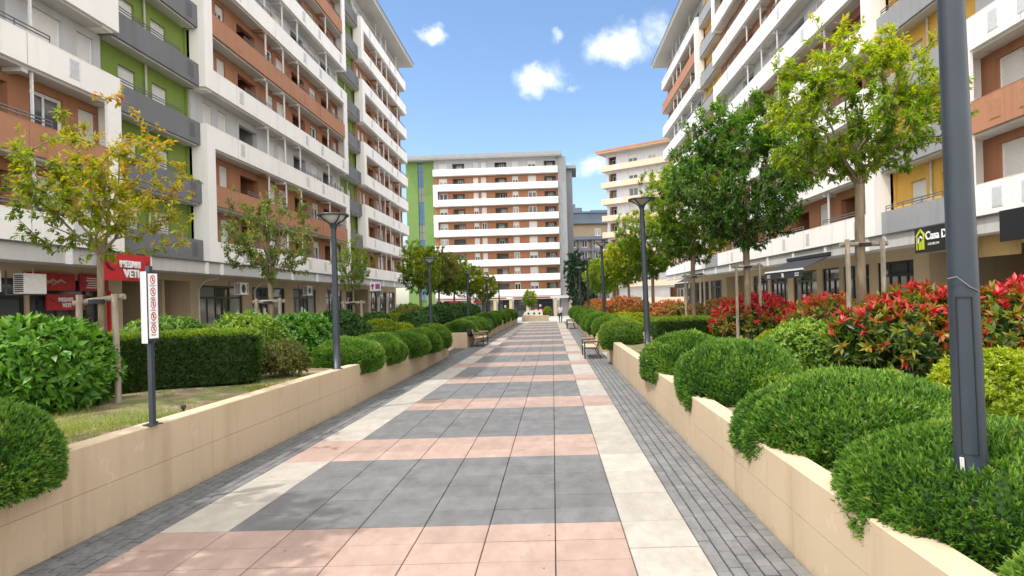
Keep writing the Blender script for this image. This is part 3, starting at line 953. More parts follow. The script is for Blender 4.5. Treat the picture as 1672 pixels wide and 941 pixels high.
def ground_floor(root, L, ztop, units, passages, seed, ysh=2.1, beam_h=.58, zfloor=0.0, skip=(), xs=0.0):
    """canopy beam with white stubs, soffit, shop wall with fronts"""
    r = random.Random(seed)
    zb = ztop-beam_h
    mb = MB()
    mb.box(xs, L, -.05, .30, zb, ztop-.005, 0); mb.box(xs, L, -.16, .34, ztop-.0045, ztop+.035, 1)
    x = xs+.8
    while x < L:
        mb.box(x, x+.26, -.11, -.0505, zb-.02, ztop-.006, 2); x += 4.35
    mb.build('canopy_beam', [M['beam'], M['flash'], M['winframe']], root)
    mb = MB()
    mb.box(xs, L, .301, 8, zb+.1, zb+.2, 5)
    hl = []
    for (a, b) in units: hl.append((a, b, zfloor, zb-.45))
    for (a, b) in passages: hl.append((a, b, zfloor, zb-.25))
    wall_storey(mb, xs, L, ysh, zfloor, zb+.099, hl, WI['tan'], .3)
    for (a, b) in passages:
        mb.box(a-.1, a, ysh+.301, 8, zfloor, zb+.099, WI['tan']); mb.box(b, b+.1, ysh+.301, 8, zfloor, zb+.099, WI['tan'])
        mb.box(a, b, 8, 8.2, zfloor, zb+.3, WI['tan'])
    for (a, b) in units: mb.box(a-.1, b+.1, ysh+.24, ysh+.295, zfloor, zb, WI['loggrey'])
    # pillars carrying the canopy
    x = .75
    mb.build('shop_wall', WMATS(), root)
    for i, (a, b) in enumerate(units):
        if i in skip: continue
        shopfront(root, a, b, zb-.45, ysh+.08, seed*17+i, zfloor=zfloor)

def air_unit(root_loc, rz, label, fan=True):
    o = empty('air_conditioner', root_loc, rz)
    tag(o, label, 'air conditioner', 'air conditioner units hung under the canopies')
    mb = MB(); mb.box(-.45, .45, -.36, 0, 0, .68); mb.build('case', M['acbody'], o)
    mb = MB()
    if fan: disc(mb, 0, .25, -.12, .34, -.3625, 0, 24)
    for i in range(8 if fan else 0): mb.box(.2, .42, -.3645, -.3605, .08+i*.07, .12+i*.07)
    for i in range(9): mb.box(-.4515, -.4505, -.33, -.04, .06+i*.065, .10+i*.065)
    mb.build('grille', M['acdark'], o)
    mb = MB()
    for x in (-.35, .35):
        mb = MB(); mb.box(x-.02, x+.02, -.38, .35, -.04, 0); mb.box(x-.02, x+.02, .31, .35, 0, .8); mb.build('bracket', M['rail'], o)
    mb = MB(); mb.tube([(.46, -.1, .2), (.62, -.05, .15), (.68, .2, .3), (.68, .33, .95)], .02, 6); mb.build('hose', M['pipe'], o)
    return o

SH = 2.95
BR, WG = 'brown', 'whitegrey'
tri_w = [BR, BR, WG]*3
tri_p = ['white', 'brownpar', 'white']*3
# typical bay of a long block of 22 m
def bays(L):
    f = L/22.
    wins = [(1.5*f, .9, 2.4), (3.0*f, .9, 2.4), (8.9*f, 1.1, 2.4), (10.5*f, 1.1, 2.4), (16.3*f, 1.3, 2.4), (21.0*f, .9, 2.4)]
    logs = [(4.8*f, 7.0*f), (12.4*f, 14.6*f), (18.0*f, 20.1*f)]
    posts = [7.25*f, 9.75*f, 12.2*f, 17.8*f]
    vents = [3.6*f, 12.9*f, 15.9*f, 20.6*f]
    return wins, logs, posts, vents

# ---- left row: facade looks to +X, x local = +Y
XL = -17.0
FLL = 4.77
def left_root(y0, label, name='apartment_building'):
    o = empty(name, (XL, y0, 0), R(90)); return tag(o, label, 'apartment building', 'long blocks lining the plaza')
A = left_root(12.0, 'near left block with white and brown balconies, red shop underneath and a green stair recess')
block(A, 12.6, FLL, SH, [(3.0, 1.1, 2.4), (9.9, 1.5, 2.4), (11.8, .9, 2.4)], [(5.6, 8.3)], tri_w, tri_p, [(1, 3, 'r'), (4, 6, 'r'), (7, 9, 'r')], [8.6], 3, vents=[4.6, 10.2])
stair_recess(A, 12.6, 18.8, FLL, SH, 9, 'green', 'balgrey', 5)
ground_floor(A, 18.8, 4.64, [(5.2, 10.35), (10.5, 14.0)], [(15.4, 18.8)], 4)
w_, l_, p_, v_ = bays(22.0)
B = left_root(30.8, 'middle left block with long brown bands framed in white, facing the plaza')
block(B, 22.0, FLL, SH, w_, l_, tri_w, tri_p, [(a, a+2, s) for a in (1, 4, 7) for s in 'lr'], p_, 7, vents=v_)
stair_recess(B, 22.0, 26.6, FLL, SH, 9, 'green', 'balgrey', 9)
ground_floor(B, 26.6, 4.64, [(2.7, 7.4), (8.6, 13.5), (14.9, 19.4), (21.5, 25.6)], [(0, 1.8)], 8)
w_, l_, p_, v_ = bays(17.6)
Cc = left_root(57.4, 'far left block with all white balconies and its eave showing against the sky')
block(Cc, 17.8, FLL, SH, w_, l_, [BR]*8+[WG], ['white']*9, [(a, a+1, 'l') for a in (2, 4, 6, 8)], p_, 12, vents=v_[:3])
ground_floor(Cc, 19.0, 4.64, [(.2, 2.2), (7.9, 10.6), (11.2, 14.4), (15, 18.4)], [(2.6, 7.2)], 15)

# ---- right row: facade looks to -X, x local = -Y
XRF = 15.0
FLR = 4.94
def right_root(y1, label):
    o = empty('apartment_building', (XRF, y1, 0), R(-90)); return tag(o, label, 'apartment building', 'long blocks lining the plaza')

D_ = right_root(22.3, 'near right block behind the nearest lamp post, with a yellow stair recess')
block(D_, 12.3, FLR, SH, [(1.6, 1.2, 2.4), (3.4, 1.0, 2.4), (9.0, 1.1, 2.4)], [(5.0, 7.4), (10.2, 12.0)], tri_w, tri_p, [(a, a+2, 'l') for a in (1, 4, 7)], [4.5, 7.7], 21, vents=[1.9, 3.2, 8.4], par_h=1.0)
stair_recess(D_, -5.8, 0, FLR, SH, 9, 'yellow', 'balgreyR', 23)
ground_floor(D_, 12.3, 4.81, [(.9, 5.6), (6.2, 11.0)], [(-5.2, 0.3)], 24, xs=-5.8)
E_ = right_root(54.3, 'middle right block with white bands over brown walls, black awning below')
w_, l_, p_, v_ = bays(26.2)
block(E_, 26.2, FLR, SH, w_, l_, [BR, BR, BR, BR, WG, BR, BR, BR, WG], ['white']*9, [(1, 3, 'r'), (4, 6, 'r'), (7, 9, 'r'), (2, 3, 'l'), (5, 6, 'l'), (8, 9, 'l')], p_, 27, vents=v_, par_h=1.0)
stair_recess(E_, -5.7, 0, FLR, SH, 9, 'yellow', 'balgreyR', 29)
ground_floor(E_, 26.2, 4.81, [(3.0, 6.4), (7.0, 10.4), (11.4, 15.2), (16.0, 18.2), (18.7, 21.6), (22.4, 25.6)], [(-4.8, .8)], 30, xs=-5.7)
F_ = right_root(78.0, 'far right block with one brown band near its top and its eave against the sky')
w_, l_, p_, v_ = bays(18.0)
block(F_, 18.0, FLR, SH, w_, l_, tri_w, ['white', 'white', 'white', 'white', 'white', 'white', 'white', 'brownpar', 'white'], [(a, a+2, 'r') for a in (1, 4, 7)], p_, 33, vents=v_[:2], par_h=1.0, eave=1.7)
ground_floor(F_, 18.0, 4.81, [(.5, 4.0), (4.6, 8.2), (9.0, 12.4), (13.2, 17.4)], [], 34)

# ---- block closing the plaza: facade looks to -Y
YF = 111.0
FB = empty('apartment_building', (-20.8, YF+1.2, dip(111)), R(-2.5))
tag(FB, 'block closing the far end of the plaza, white bands and a green stair tower', 'apartment building')
FLF = 3.1 - dip(111); SF = 2.79; LF = 22.9
winsF = [(1.7, 1.5, 1.4), (7.75, .95, 1.4), (9.2, .95, 1.4), (15.05, 1.1, 1.4), (18.15, 1.5, 1.4)]
logsF = [(3.5, 5.7), (11.3, 13.5), (20.4, 22.5)]
block(FB, LF, FLF, SF, winsF, logsF, [BR]*8+[WG], ['white']*9, [(7, 8, 'l'), (5, 6, 'l'), (3, 4, 'l'), (1, 2, 'l')], [], 41, vents=(), par_h=1.02, top_slab=False, rails=False, yb=.9, log_depth=1.1, pw=.8, depth=13, sill=.92, loggrey=True)
zt = FLF+9*SF
mb = MB()
mb.box(-5.6, LF+.7, -.6, 14, zt, zt+.12, 1); mb.box(-5.7, LF+.8, -.7, 14.1, zt+.12, zt+.75, 0)
mb.box(LF+.1, LF+3.4, 6, 15, zt-1.1, zt-.5, 0)
mb.build('roof', [M['midgrey'], M['soffit']], FB)
mb = MB(); mb.box(LF+.004, LF+1.5, .5, 13, 0, zt-.005, 0); mb.box(LF+1.504, LF+2.6, 7, 15, 0, zt-1.1, 0); mb.build('side_wall', M['midgrey'], FB)
mb = MB()
for x0, x1 in ((-5.2, -3.0), (-1.9, -.02)): mb.box(x0, x1, .9, 12, 0, zt-.004)
mb.box(-3.0, -1.9, 1.3, 12, 0, zt-.004)
M['greentower'] = plaster('green_tower_render', (.15,.255,.07), .08, .2); tw = mb.build('stair_tower', M['greentower'], FB)
mb = MB(); 
for i in range(18): mb.box(-2.98, -1.92, 1.2, 1.25, 3.4+i*1.4, 4.8+i*1.4, (i*7 % 5) in (1, 3))
mb.build('glazing', [M['blueglass'], M['shopglass2']], tw)
mb = MB()
for i in range(18): mb.box(-2.98, -1.92, 1.15, 1.199, 3.4+i*1.4, 3.46+i*1.4)
mb.box(-2.5, -2.42, 1.14, 1.198, 3.4, zt-.3)
mb.build('glazing_bars', M['flash'], tw)
# shops under it
mb = MB(); z4 = FLF-.2
mb.box(0, LF+2.0, -.3, .6, z4-.55, z4-.05, 0); mb.box(0, LF+2.0, .601, 6, z4-.3, z4-.1, 0)
mb.box(.0, 13.0, -.34, -.301, z4-.42, z4-.2, 1); mb.box(14.2, 21, -.34, -.301, z4-.42, z4-.2, 1)
for x in (1.0, 6.4, 10.6, 13.5, 16.6, 21.6, 24.4): mb.box(x, x+.55, -.2, .4, 0, z4-.551, 2)
mb.box(22.6, LF+1.4, 2.6, 2.9, 0, z4-.3, 2)
M['darkred'] = plain('dark_red_fascia', (.22,.03,.035), .6); mb.build('arcade', [M['soffit'], M['darkred'], M['tan']], FB)
for i, (a, b) in enumerate([(1.7, 6.2), (7.1, 10.4), (11.3, 13.3), (14.2, 16.4), (17.3, 21.4)]): shopfront(FB, a, b, z4-.6, 1.5, 300+i)

def shop_board(name, label, x, y, z, rz, w, h, mats, draw, cat='sign', group=None):
    o = empty(name, (x, y, z), rz); tag(o, label, cat, group)
    mb = MB(); mb.box(-w/2, w/2, 0, .07, 0, h); b = mb.build('board', mats, o); draw(o, w, h)
    return o
def put_text(root, body, size, x, z, mat, y=-.012, name='lettering', offset=.0, sx=1.0, extrude=.01):
    me = text_mesh(body, size, extrude, offset); me.materials.append(M[mat])
    o = mobj(name, me, root, (x, y, z)); o.rotation_euler = (R(90), 0, 0); o.scale = (sx, 1, 1)
    return o
# yellow lettered shop under the far block
def d0(o, w, h):
    mb = MB(); mb.poly([(-w*.42, -.01, .1), (-w*.30, -.01, .1), (-w*.36, -.01, h*.95)]); mb.box(-w*.1, w*.45, -.012, -.002, .2, .7)
    mb.build('emblem', M['yellowsign'], o)
shop_board('shop_sign', 'small sign with a yellow block over the dark shop at the far end', -1.6, YF+1.9, dip(111)+3.0, 0, 3.6, .9, M['signblack'], d0)
for xx, wd, lb in ((-17.6, 1.6, 'small red shop sign under the far block, left of the two'), (-13.4, 1.6, 'small red shop sign under the far block, right of the two')):
    shop_board('shop_sign', lb, xx, YF+1.6, dip(111)+2.75, 0, wd, .6, M['red'], lambda o, w, h: None)

# ---- peach and white block on the right behind
PB = empty('apartment_building', (9.9, 106.0, dip(106)), R(-36)); tag(PB, 'pale block with peach balcony bands standing behind the right row', 'apartment building')
wall = MB(); LP = 19; sp = 2.86; n = 9; z0p = 2.2
wp = [(5.2, 1.7, 1.5), (8.8, 1.4, 1.5), (15.8, 1.5, 1.5)]; lp = [(.5, 2.0), (11.4, 14.0)]
for k in range(n):
    za = z0p+k*sp; zb_ = za+sp
    wall_storey(wall, 0, LP, 1.0, za, zb_-.2, [(x-w/2, x+w/2, za+.8, za+.8+h) for x, w, h in wp]+[(a, b, za, za+2.35) for a, b in lp], WI['palewhite'])
    wall.box(0, LP, 1.0, 1.28, zb_-.2, zb_, WI['palewhite'])
    wall.box(.01, LP-.01, 2.3, 2.4, za, zb_, WI['brown'])
    wall.box(-.0, .2, 1.281, 12, za, zb_, WI['palewhite'])
    for x, w, h in wp: add_window(PB, rnd.choice(['shut', 'shut', 'half', 'glass']), w, h, x, 1.1, za+.8)
    add_window(PB, 'glass', 1.2, 2.1, 1.2, 2.2, za); add_window(PB, 'glass', 1.2, 2.1, 12.7, 2.2, za)
    mb = MB()
    mb.box(-.5, LP, 0, .14, za-.18, za+.78, 0); mb.box(-.5, -.36, .141, 4, za-.18, za+.78, 0); mb.box(-.359, LP, .141, 1.0-.002, za-.18, za, 0)
    mb.box(-.359, -.002, .998, 4, za-.18, za, 0)
    b = mb.build('balcony', M['peach'], PB)
    mb = MB(); mb.box(2.3, 3.3, -.02, -.001, za-.1, za+.7); mb.build('vent_panel', M['vent'], b)
wall.box(.21, LP, 2.41, 12, 0, z0p+n*sp, WI['palewhite']); wall.box(0, LP, .9, 2.3, 0, z0p-.2, WI['peach'])
wall.build('wall', WMATS(), PB)
mb = MB(); zt = z0p+n*sp; mb.box(-1.0, LP+.4, -.7, 12.5, zt, zt+.2, 1); mb.box(-1.1, LP+.5, -.8, 12.6, zt+.2, zt+.5, 0)
mb.build('roof', [M['brownpar'], M['peach']], PB)
for i, (a, b) in enumerate([(1, 5), (6, 10), (11, 15)]): shopfront(PB, a, b, 1.9, .8, 400+i)

# ---- dark blue grey block far behind
DB = empty('apartment_building', (5.0, 152.0, dip(150)), R(6)); tag(DB, 'dark blue grey block with a stepped roof seen in the gap far behind', 'apartment building')
M['bluegrey'] = plaster('blue_grey_cladding', (.13,.165,.215), .1, .1); M['buff'] = plaster('buff_render', (.36,.28,.19), .1, .1)
mb = MB(); LD = 18
mb.box(0, LD, .6, 14, 0, 21.6, 1); mb.box(-.1, LD+.1, -.2, 14, 21.6, 24.2, 0); mb.box(-.3, LD+.3, -.5, 14.2, 24.2, 24.6, 0)
mb.box(.8, 4.2, 3, 7, 24.6, 26.0, 0); mb.box(1.4, 2.6, 3.5, 5, 26, 27, 0); mb.box(6.5, 13, 3, 6, 24.6, 25.4, 0)
mb.box(-.05, LD, -.3, .59, 17.6, 18.4, 0)
for k in range(1, 7): mb.box(0, LD, .1, .59, 17.6-2.9*k, 18.1-2.9*k, 0)
for x in (0, 2.6, 5.9, 9.3, 12.4, 15.5): mb.box(x, x+.45, -.1, .58, 0, 17.6, 0)
mb.box(1.2, 6.2, -.2, .57, 3.0, 12.8, 0)
mb.build('wall', [M['bluegrey'], M['buff']], DB)
for k in range(7):
    for x in (1.4, 4.2, 7.6, 10.8, 14.0, 16.8):
        if k == 6 and x not in (7.6, 10.8): continue
        y = -.3 if (k in (1, 2, 3) and x < 6) else .5
        add_window(DB, 'glass', 1.4, 1.8, x, y, 1.2+2.9*k)

# ------------------------------------------------------------------ shop signs, awnings, air units
def dr_red(o, w, h):
    put_text(o, 'MESARI', .36, -.52, h*.50, 'signwhite', -.05, offset=.012, extrude=.03)
    put_text(o, 'VETI', .44, -.30, h*.13, 'signwhite', -.05, offset=.014, extrude=.03)
    mb = MB(); mb.tube([(-1.22, -.03, h*.80), (-1.20, -.03, h*.62), (-1.08, -.03, h*.48), (-.90, -.03, h*.40), (-.72, -.03, h*.41)], [.012, .03, .035, .03, .01], 6)
    mb.tube([(1.22, -.03, h*.80), (1.20, -.03, h*.62), (1.08, -.03, h*.48), (.98, -.03, h*.44)], [.012, .03, .03, .01], 6)
    mb.build('horn_emblem', M['signblack'], o)
shop_board('shop_sign', 'large red sign reading MESARI VETI in white letters, hung on the left canopy', XL+.32, 24.3, 3.52, R(90), 2.75, 1.06, M['red'], dr_red)
def dr_in(o, w, h):
    put_text(o, 'MESARI', .22, -.42, h*.55, 'signwhite', -.012, offset=.008); put_text(o, 'VETI', .22, -.24, h*.20, 'signwhite', -.012, offset=.008)
    mb = MB()
    for s in (-1, 1): mb.tube([(s*.78, -.01, h*.8), (s*.70, -.01, h*.58), (s*.55, -.01, h*.5)], [.008, .018, .008], 6)
    mb.build('horn_emblem', M['signblack'], o)
o = shop_board('shop_sign', 'small red sign reading MESARI VETI inside the window of the red shop', XL-1.98, 24.1, 2.42, R(90), 1.9, .62, M['redposter'], dr_in); o.rotation_euler = (0, R(0), R(90))
def dr_post(o, w, h):
    mb = MB()
    for i in range(3): mb.tube([(-w*.35+i*w*.16, -.006, h*.3), (-w*.2+i*w*.18, -.006, h*.62), (-w*.02+i*w*.15, -.006, h*.45)], [.02, .05, .02], 5)
    mb.build('picture', M['benchwood'], o)
shop_board('poster', 'red poster with brown meat pictures above the window of the red shop', XL-1.98, 23.45, 3.18, R(90), 2.2, .68, M['redposter'], dr_post)
def dr_post2(o, w, h):
    mb = MB()
    for i in range(5):
        wq = w*(.30-.03*(i % 3))
        mb.box(-wq, wq, -.006, -.001, h*.18+i*h*.14, h*.24+i*h*.14)
    mb.build('text_lines', M['signwhite'], o)
shop_board('poster', 'red poster with rows of small white print above the red shop door', XL-1.98, 25.6, 3.18, R(90), 1.6, .68, M['redposter'], dr_post2)
mb = MB(); mb.box(-.06, .06, 0, .1, 0, 3.2); o = mb.build('red_door_trim', M['red']); o.location = (XL-1.9, 26.35, 0); o.rotation_euler = (0, 0, R(90)); tag(o, 'thin red upright trim beside the door of the red shop', 'door trim')
def dr_pur(o, w, h):
    mb = MB(); mb.box(.02, w*.44, -.012, -.001, h*.22, h*.8); mb.build('lettering', M['purple'], o)
    mb = MB(); disc(mb, 0, .15, -w*.24, h*.62, -.012, 0, 16); mb.box(-w*.32, -w*.18, -.012, -.001, h*.2, h*.5); mb.build('emblem', M['purple'], o)
shop_board('shop_sign', 'small square white and purple sign sticking out under the far left block', XL+.65, 57.6, 3.50, 0, 1.0, .82, M['signwhite'], dr_pur)
def dr_casa(o, w, h):
    put_text(o, 'Casa D', .43, -w/2+.72, h*.50, 'signwhite', -.012, offset=.010)
    put_text(o, 'DESIGN', .13, -w/2+.86, h*.27, 'acbody', -.008, sx=1.5)
    x0 = -w/2+.12; mb = MB()
    mb.bar((x0+.06, -.012, .12), (x0+.06, -.012, h*.70), .02, .07); mb.bar((x0+.50, -.012, .12), (x0+.50, -.012, h*.70), .02, .07)
    mb.bar((x0, -.012, h*.66), (x0+.29, -.012, h*.92), .02, .08); mb.bar((x0+.27, -.012, h*.92), (x0+.57, -.012, h*.66), .02, .08)
    for i in range(3): mb.box(x0+.17+.10*i, x0+.235+.10*i, -.02, -.003, .12, h*(.40+.06*i))
    mb.build('house_emblem', M['lime'], o)
    mb = MB(); mb.tube([(x0+.15, -.012, h*.40), (x0+.17, -.012, h*.56), (x0+.28, -.012, h*.66), (x0+.39, -.012, h*.56)], .028, 6); mb.build('arch', M['signwhite'], o)
shop_board('shop_sign', 'black sign with a lime house emblem and the word Casa beside the nearest lamp post', XRF-.30, 22.95, 3.80, R(-90), 3.2, .98, M['signblack'], dr_casa)
shop_board('shop_sign', 'plain black sign board at the right picture edge above the dark shop', XRF-.28, 18.3, 3.85, R(-90), 3.3, 1.0, M['signblack'], lambda o, w, h: None)
shop_board('shop_sign', 'plain tan board under the canopy between the nearest lamp post and the black board', XRF+.35, 20.9, 3.45, R(-90), 1.9, .75, M['goldpanel'], lambda o, w, h: None)

def awning(y, L, label, words=True):
    o = empty('awning', (XRF, y, 0), R(-90)); tag(o, label, 'awning', 'black awnings on the right row')
    mb = MB(); zt, zf, out = 4.30, 3.62, 1.55
    mb.quad((-L/2, -.06, zt), (L/2, -.06, zt), (L/2, -out, zf), (-L/2, -out, zf)); mb.quad((-L/2, -.06, zt-.02), (-L/2, -out, zf-.02), (L/2, -out, zf-.02), (L/2, -.06, zt-.02))
    mb.build('canopy_cloth', M['awning'], o)
    mb = MB(); mb.box(-L/2, L/2, -out-.02, -out, zf-.46, zf-.06); v = mb.build('valance', M['awning'], o)
    mb = MB(); mb.box(-L/2, L/2, -out-.05, -out+.03, zf-.06, zf+.04); mb.build('front_rail', M['signwhite'], o)
    mb = MB(); mb.box(-L/2-.05, L/2+.05, -.22, -.06, zt-.02, zt+.16); mb.build('cassette', M['awning'], o)
    mb = MB()
    for s in (-1, 1): mb.tube([(s*L*.42, -.1, zt-.15), (s*L*.30, -.8, zf+.2), (s*L*.42, -out+.02, zf-.02)], .025, 6)
    mb.build('arm', M['rail'], o)
    if words:
        yy = -out-.024
        for cx, ws in ((-L*.40, (.12, .10, .12, .06)), (L*.36, (.06, .12, .12, .10))):
            mb = MB(); x = cx-.25
            for i, q in enumerate(ws):          # short blocky letters, too small to read
                mb.box(x, x+.035, yy, yy+.003, zf-.36, zf-.18); mb.box(x+.036, x+q, yy, yy+.003, zf-.215, zf-.18); mb.box(x+.036, x+q, yy, yy+.003, zf-.36, zf-.325); x += q+.04
            mb.build('lettering', M['signwhite'], v)
        mb = MB(); mb.bar((-.16, yy, zf-.38), (-.10, yy, zf-.14), .006, .05); mb.bar((.0, yy, zf-.38), (-.06, yy, zf-.14), .006, .05); mb.bar((.06, yy, zf-.38), (.06, yy, zf-.14), .006, .05); mb.bar((.17, yy, zf-.38), (.10, yy, zf-.14), .006, .05)
        mb.build('emblem', M['signwhite'], v)
    return o
awning(35.2, 5.6, 'black shop awning with a white front rail and white marks, right row')
awning(62.5, 6.0, 'far black awning at the end of the right row', False)
for (x, y, z, rz, lb) in [(XL-.75, 19.0, 3.05, R(90), 'pale air conditioner at the left picture edge beside the red shop'),
                          (XL-.75, 20.75, 3.00, R(90), 'pale boxy air conditioner just left of the red poster'),
                          (XL-.75, 35.0, 3.05, R(90), 'air conditioner with a dark grille left of the second left tree'),
                          (XL-.75, 44.6, 3.05, R(90), 'air conditioner with a round fan right of the second left tree'),
                          (XL-.75, 50.4, 3.05, R(90), 'air conditioner just left of the first left lamp post'),
                          (XL-.75, 63.6, 3.05, R(90), 'far left air conditioner beyond the purple sign')]:
    air_unit((x, y, z), rz, lb, y > 30)
for (x, y, lb) in ((XL-1.6, 32.75, 'downpipe'), (XL-1.6, 39.0, 'downpipe')):
    mb = MB(); mb.tube([(.35, -.9, 3.95), (.1, -.3, 3.8), (0, 0, 3.4), (0, 0, 0)], .055, 8); o = mb.build('drainpipe', M['pipe'], B); o.location = (y-30.8, 1.75, 0)

# ------------------------------------------------------------------ vegetation
def norm(a): return a/np.maximum(1e-9, np.linalg.norm(a, axis=-1, keepdims=True))
class LeafMesh:
    def __init__(s): s.V = []; s.F = []; s.T = []; s.n = 0; s.FM = []
    def leaves(s, P, D, N, L, W_, tint, fold=.12, droop=.18, mat=0):
        n = len(P); L = np.broadcast_to(L, (n,))[:, None]; W_ = np.broadcast_to(W_, (n,))[:, None]
        D = norm(D); S = norm(np.cross(D, N)); U = np.cross(S, D)
        mid = P + D*L*.48
        l = mid - S*W_/2 + U*W_*fold; r = mid + S*W_/2 + U*W_*fold
        tip = P + D*L - U*L*droop
        V = np.stack([P, l, mid, r, tip], 1).reshape(-1, 3)
        i = s.n + 5*np.arange(n)[:, None, None]
        F = (np.array([[0,2,1],[0,3,2],[1,2,4],[2,3,4]])[None]+i).reshape(-1, 3)
        s.V.append(V); s.F.append(F); s.T.append(np.repeat(tint, 4)); s.n += 5*n; s.FM.append(np.full(4*n, mat))
    def blades(s, P, D, N, L, W_, tint):
        n = len(P); L = np.broadcast_to(L, (n,))[:, None]; W_ = np.broadcast_to(W_, (n,))[:, None]
        D = norm(D); S = norm(np.cross(D, N))
        V = np.stack([P - S*W_/2, P + S*W_/2, P + D*L], 1).reshape(-1, 3)
        F = (np.arange(3)[None]+s.n+3*np.arange(n)[:, None])
        s.V.append(V); s.F.append(F); s.T.append(np.asarray(tint, float)); s.n += 3*n; s.FM.append(np.zeros(n))
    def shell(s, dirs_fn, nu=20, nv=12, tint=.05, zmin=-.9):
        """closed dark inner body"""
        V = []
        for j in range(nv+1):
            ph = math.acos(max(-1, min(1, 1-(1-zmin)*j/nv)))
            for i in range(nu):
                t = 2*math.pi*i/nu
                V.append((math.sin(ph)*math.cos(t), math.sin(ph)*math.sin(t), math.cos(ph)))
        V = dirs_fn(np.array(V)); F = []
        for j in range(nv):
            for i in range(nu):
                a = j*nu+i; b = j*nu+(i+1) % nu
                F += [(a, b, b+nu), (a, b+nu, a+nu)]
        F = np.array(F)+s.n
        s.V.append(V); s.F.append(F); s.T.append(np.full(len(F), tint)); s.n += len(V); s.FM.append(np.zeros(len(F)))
    def mesh(s, name, mats):
        V = np.concatenate(s.V); F = np.concatenate(s.F).astype(np.int32); T = np.concatenate(s.T)
        me = bpy.data.meshes.new(name)
        me.vertices.add(len(V)); me.vertices.foreach_set('co', V.astype(np.float32).ravel())
        me.loops.add(F.size); me.loops.foreach_set('vertex_index', F.ravel())
        me.polygons.add(len(F)); me.polygons.foreach_set('loop_start', np.arange(0, F.size, 3, dtype=np.int32))
        if not isinstance(mats, (list, tuple)): mats = [mats]
        for m in mats: me.materials.append(m)
        me.polygons.foreach_set('material_index', np.concatenate(s.FM).astype(np.int32))
        me.update(calc_edges=True); me.validate()
        set_tint(me, np.clip(T, 0, 1))
        return me

def rdirs(n, g, zmin=-.6):
    z = g.uniform(zmin, 1, n); t = g.uniform(0, 2*np.pi, n); r = np.sqrt(np.maximum(0, 1-z*z))
    return np.stack([r*np.cos(t), r*np.sin(t), z], 1)
def rvec(n, g): return norm(g.normal(size=(n, 3)))
def lump_fn(g, k=9, amp=.10):
    W_ = g.normal(size=(k, 3))*3.2; ph = g.uniform(0, 6.28, k); a = g.uniform(.4, 1, k); a = a/a.sum()*amp*2.2
    return lambda d: 1 + (np.sin(d@W_.T+ph)*a).sum(1)
def smooth_noise(g, k=8, f=2.5):
    W_ = g.normal(size=(k, 3))*f; ph = g.uniform(0, 6.28, k)
    return lambda p: np.sin(p@W_.T+ph).mean(1)*1.6

def juniper(seed, rx, ry, rz, n, mat, blade=.075, per=9, amp=.08, zmin=-.75, yel=.5, wid=.013):
    """dense conifer dome: every shoot is a little upright brush of flat needles, shoots sit in clumps"""
    g = np.random.default_rng(seed); lf = lump_fn(g, amp=amp); sn = smooth_noise(g); fine = smooth_noise(g, 14, 9.); R3 = np.array([rx, ry, rz])
    def surf(d):
        h = np.hypot(d[:, 0], d[:, 1])+1e-9; c, q = np.abs(d[:, 0])/h, np.abs(d[:, 1])/h
        k = (c**2.3+q**2.3)**(-1/2.3)                 # plan outline a little squarer than an ellipse
        e = np.stack([d[:, 0]*k, d[:, 1]*k, d[:, 2]], 1)
        return e*np.stack([h**-.12, h**-.12, np.ones_like(h)], 1)*lf(d)[:, None]*R3
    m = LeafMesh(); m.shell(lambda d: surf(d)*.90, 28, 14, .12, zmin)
    d = rdirs(n, g, zmin); P0 = surf(d); fn = fine(P0)
    P = P0*(.95+.05*fn+g.uniform(-.02, .02, n))[:, None]; Nn = norm(d/R3)
    ax = norm(Nn + g.normal(size=(n, 3))*.25 + np.array([0, 0, .45]))
    patch = sn(P*1.0)
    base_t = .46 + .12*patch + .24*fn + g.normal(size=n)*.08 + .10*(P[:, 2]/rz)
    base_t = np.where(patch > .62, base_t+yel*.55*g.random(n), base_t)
    base_t = np.where(g.random(n) < .012, .97, base_t)                  # a few browned tips
    lng = np.where(g.random(n) < .02, g.uniform(1.3, 2.0, n), 1.0)      # shoots that outgrew the last clipping
    for k in range(per):
        f = k/(per-1)
        D = ax*(.35+.70*f) + rvec(n, g)*(.95-.45*f)
        Q = P + ax*(blade*f*.85*lng)[:, None]
        m.blades(Q, D, rvec(n, g), blade*lng**.5*g.uniform(.55, 1.05, n), wid*g.uniform(.8, 1.3, n), base_t + (f-.6)*.34 + g.normal(size=n)*.04)
    return m.mesh('foliage', M[mat])

def bush(seed, rx, ry, rz, n, per, L, W_, mat, tint_fn, amp=.14, zmin=-.5, core=.78, up=.35, spread=.85, depth=(.72, 1.05), droop=.2, fold=.12):
    g = np.random.default_rng(seed); lf = lump_fn(g, amp=amp); sn = smooth_noise(g); R3 = np.array([rx, ry, rz])
    surf = lambda d: d*lf(d)[:, None]*R3
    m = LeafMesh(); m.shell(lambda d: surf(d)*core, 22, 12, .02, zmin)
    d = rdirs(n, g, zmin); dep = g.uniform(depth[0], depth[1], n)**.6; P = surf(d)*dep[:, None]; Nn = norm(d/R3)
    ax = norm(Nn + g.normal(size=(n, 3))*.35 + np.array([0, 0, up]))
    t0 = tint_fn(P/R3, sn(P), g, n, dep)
    for k in range(per):
        D = norm(ax*(.35+.5*g.random((n, 1))) + rvec(n, g)*spread)
        Q = P + ax*L*.25*g.uniform(-1, 1, (n, 1))
        m.leaves(Q, D, norm(ax+rvec(n, g)*.35), L*g.uniform(.65, 1.15, n), W_*g.uniform(.75, 1.2, n), t0+g.normal(size=n)*.07, fold, droop)
    return m.mesh('foliage', M[mat])

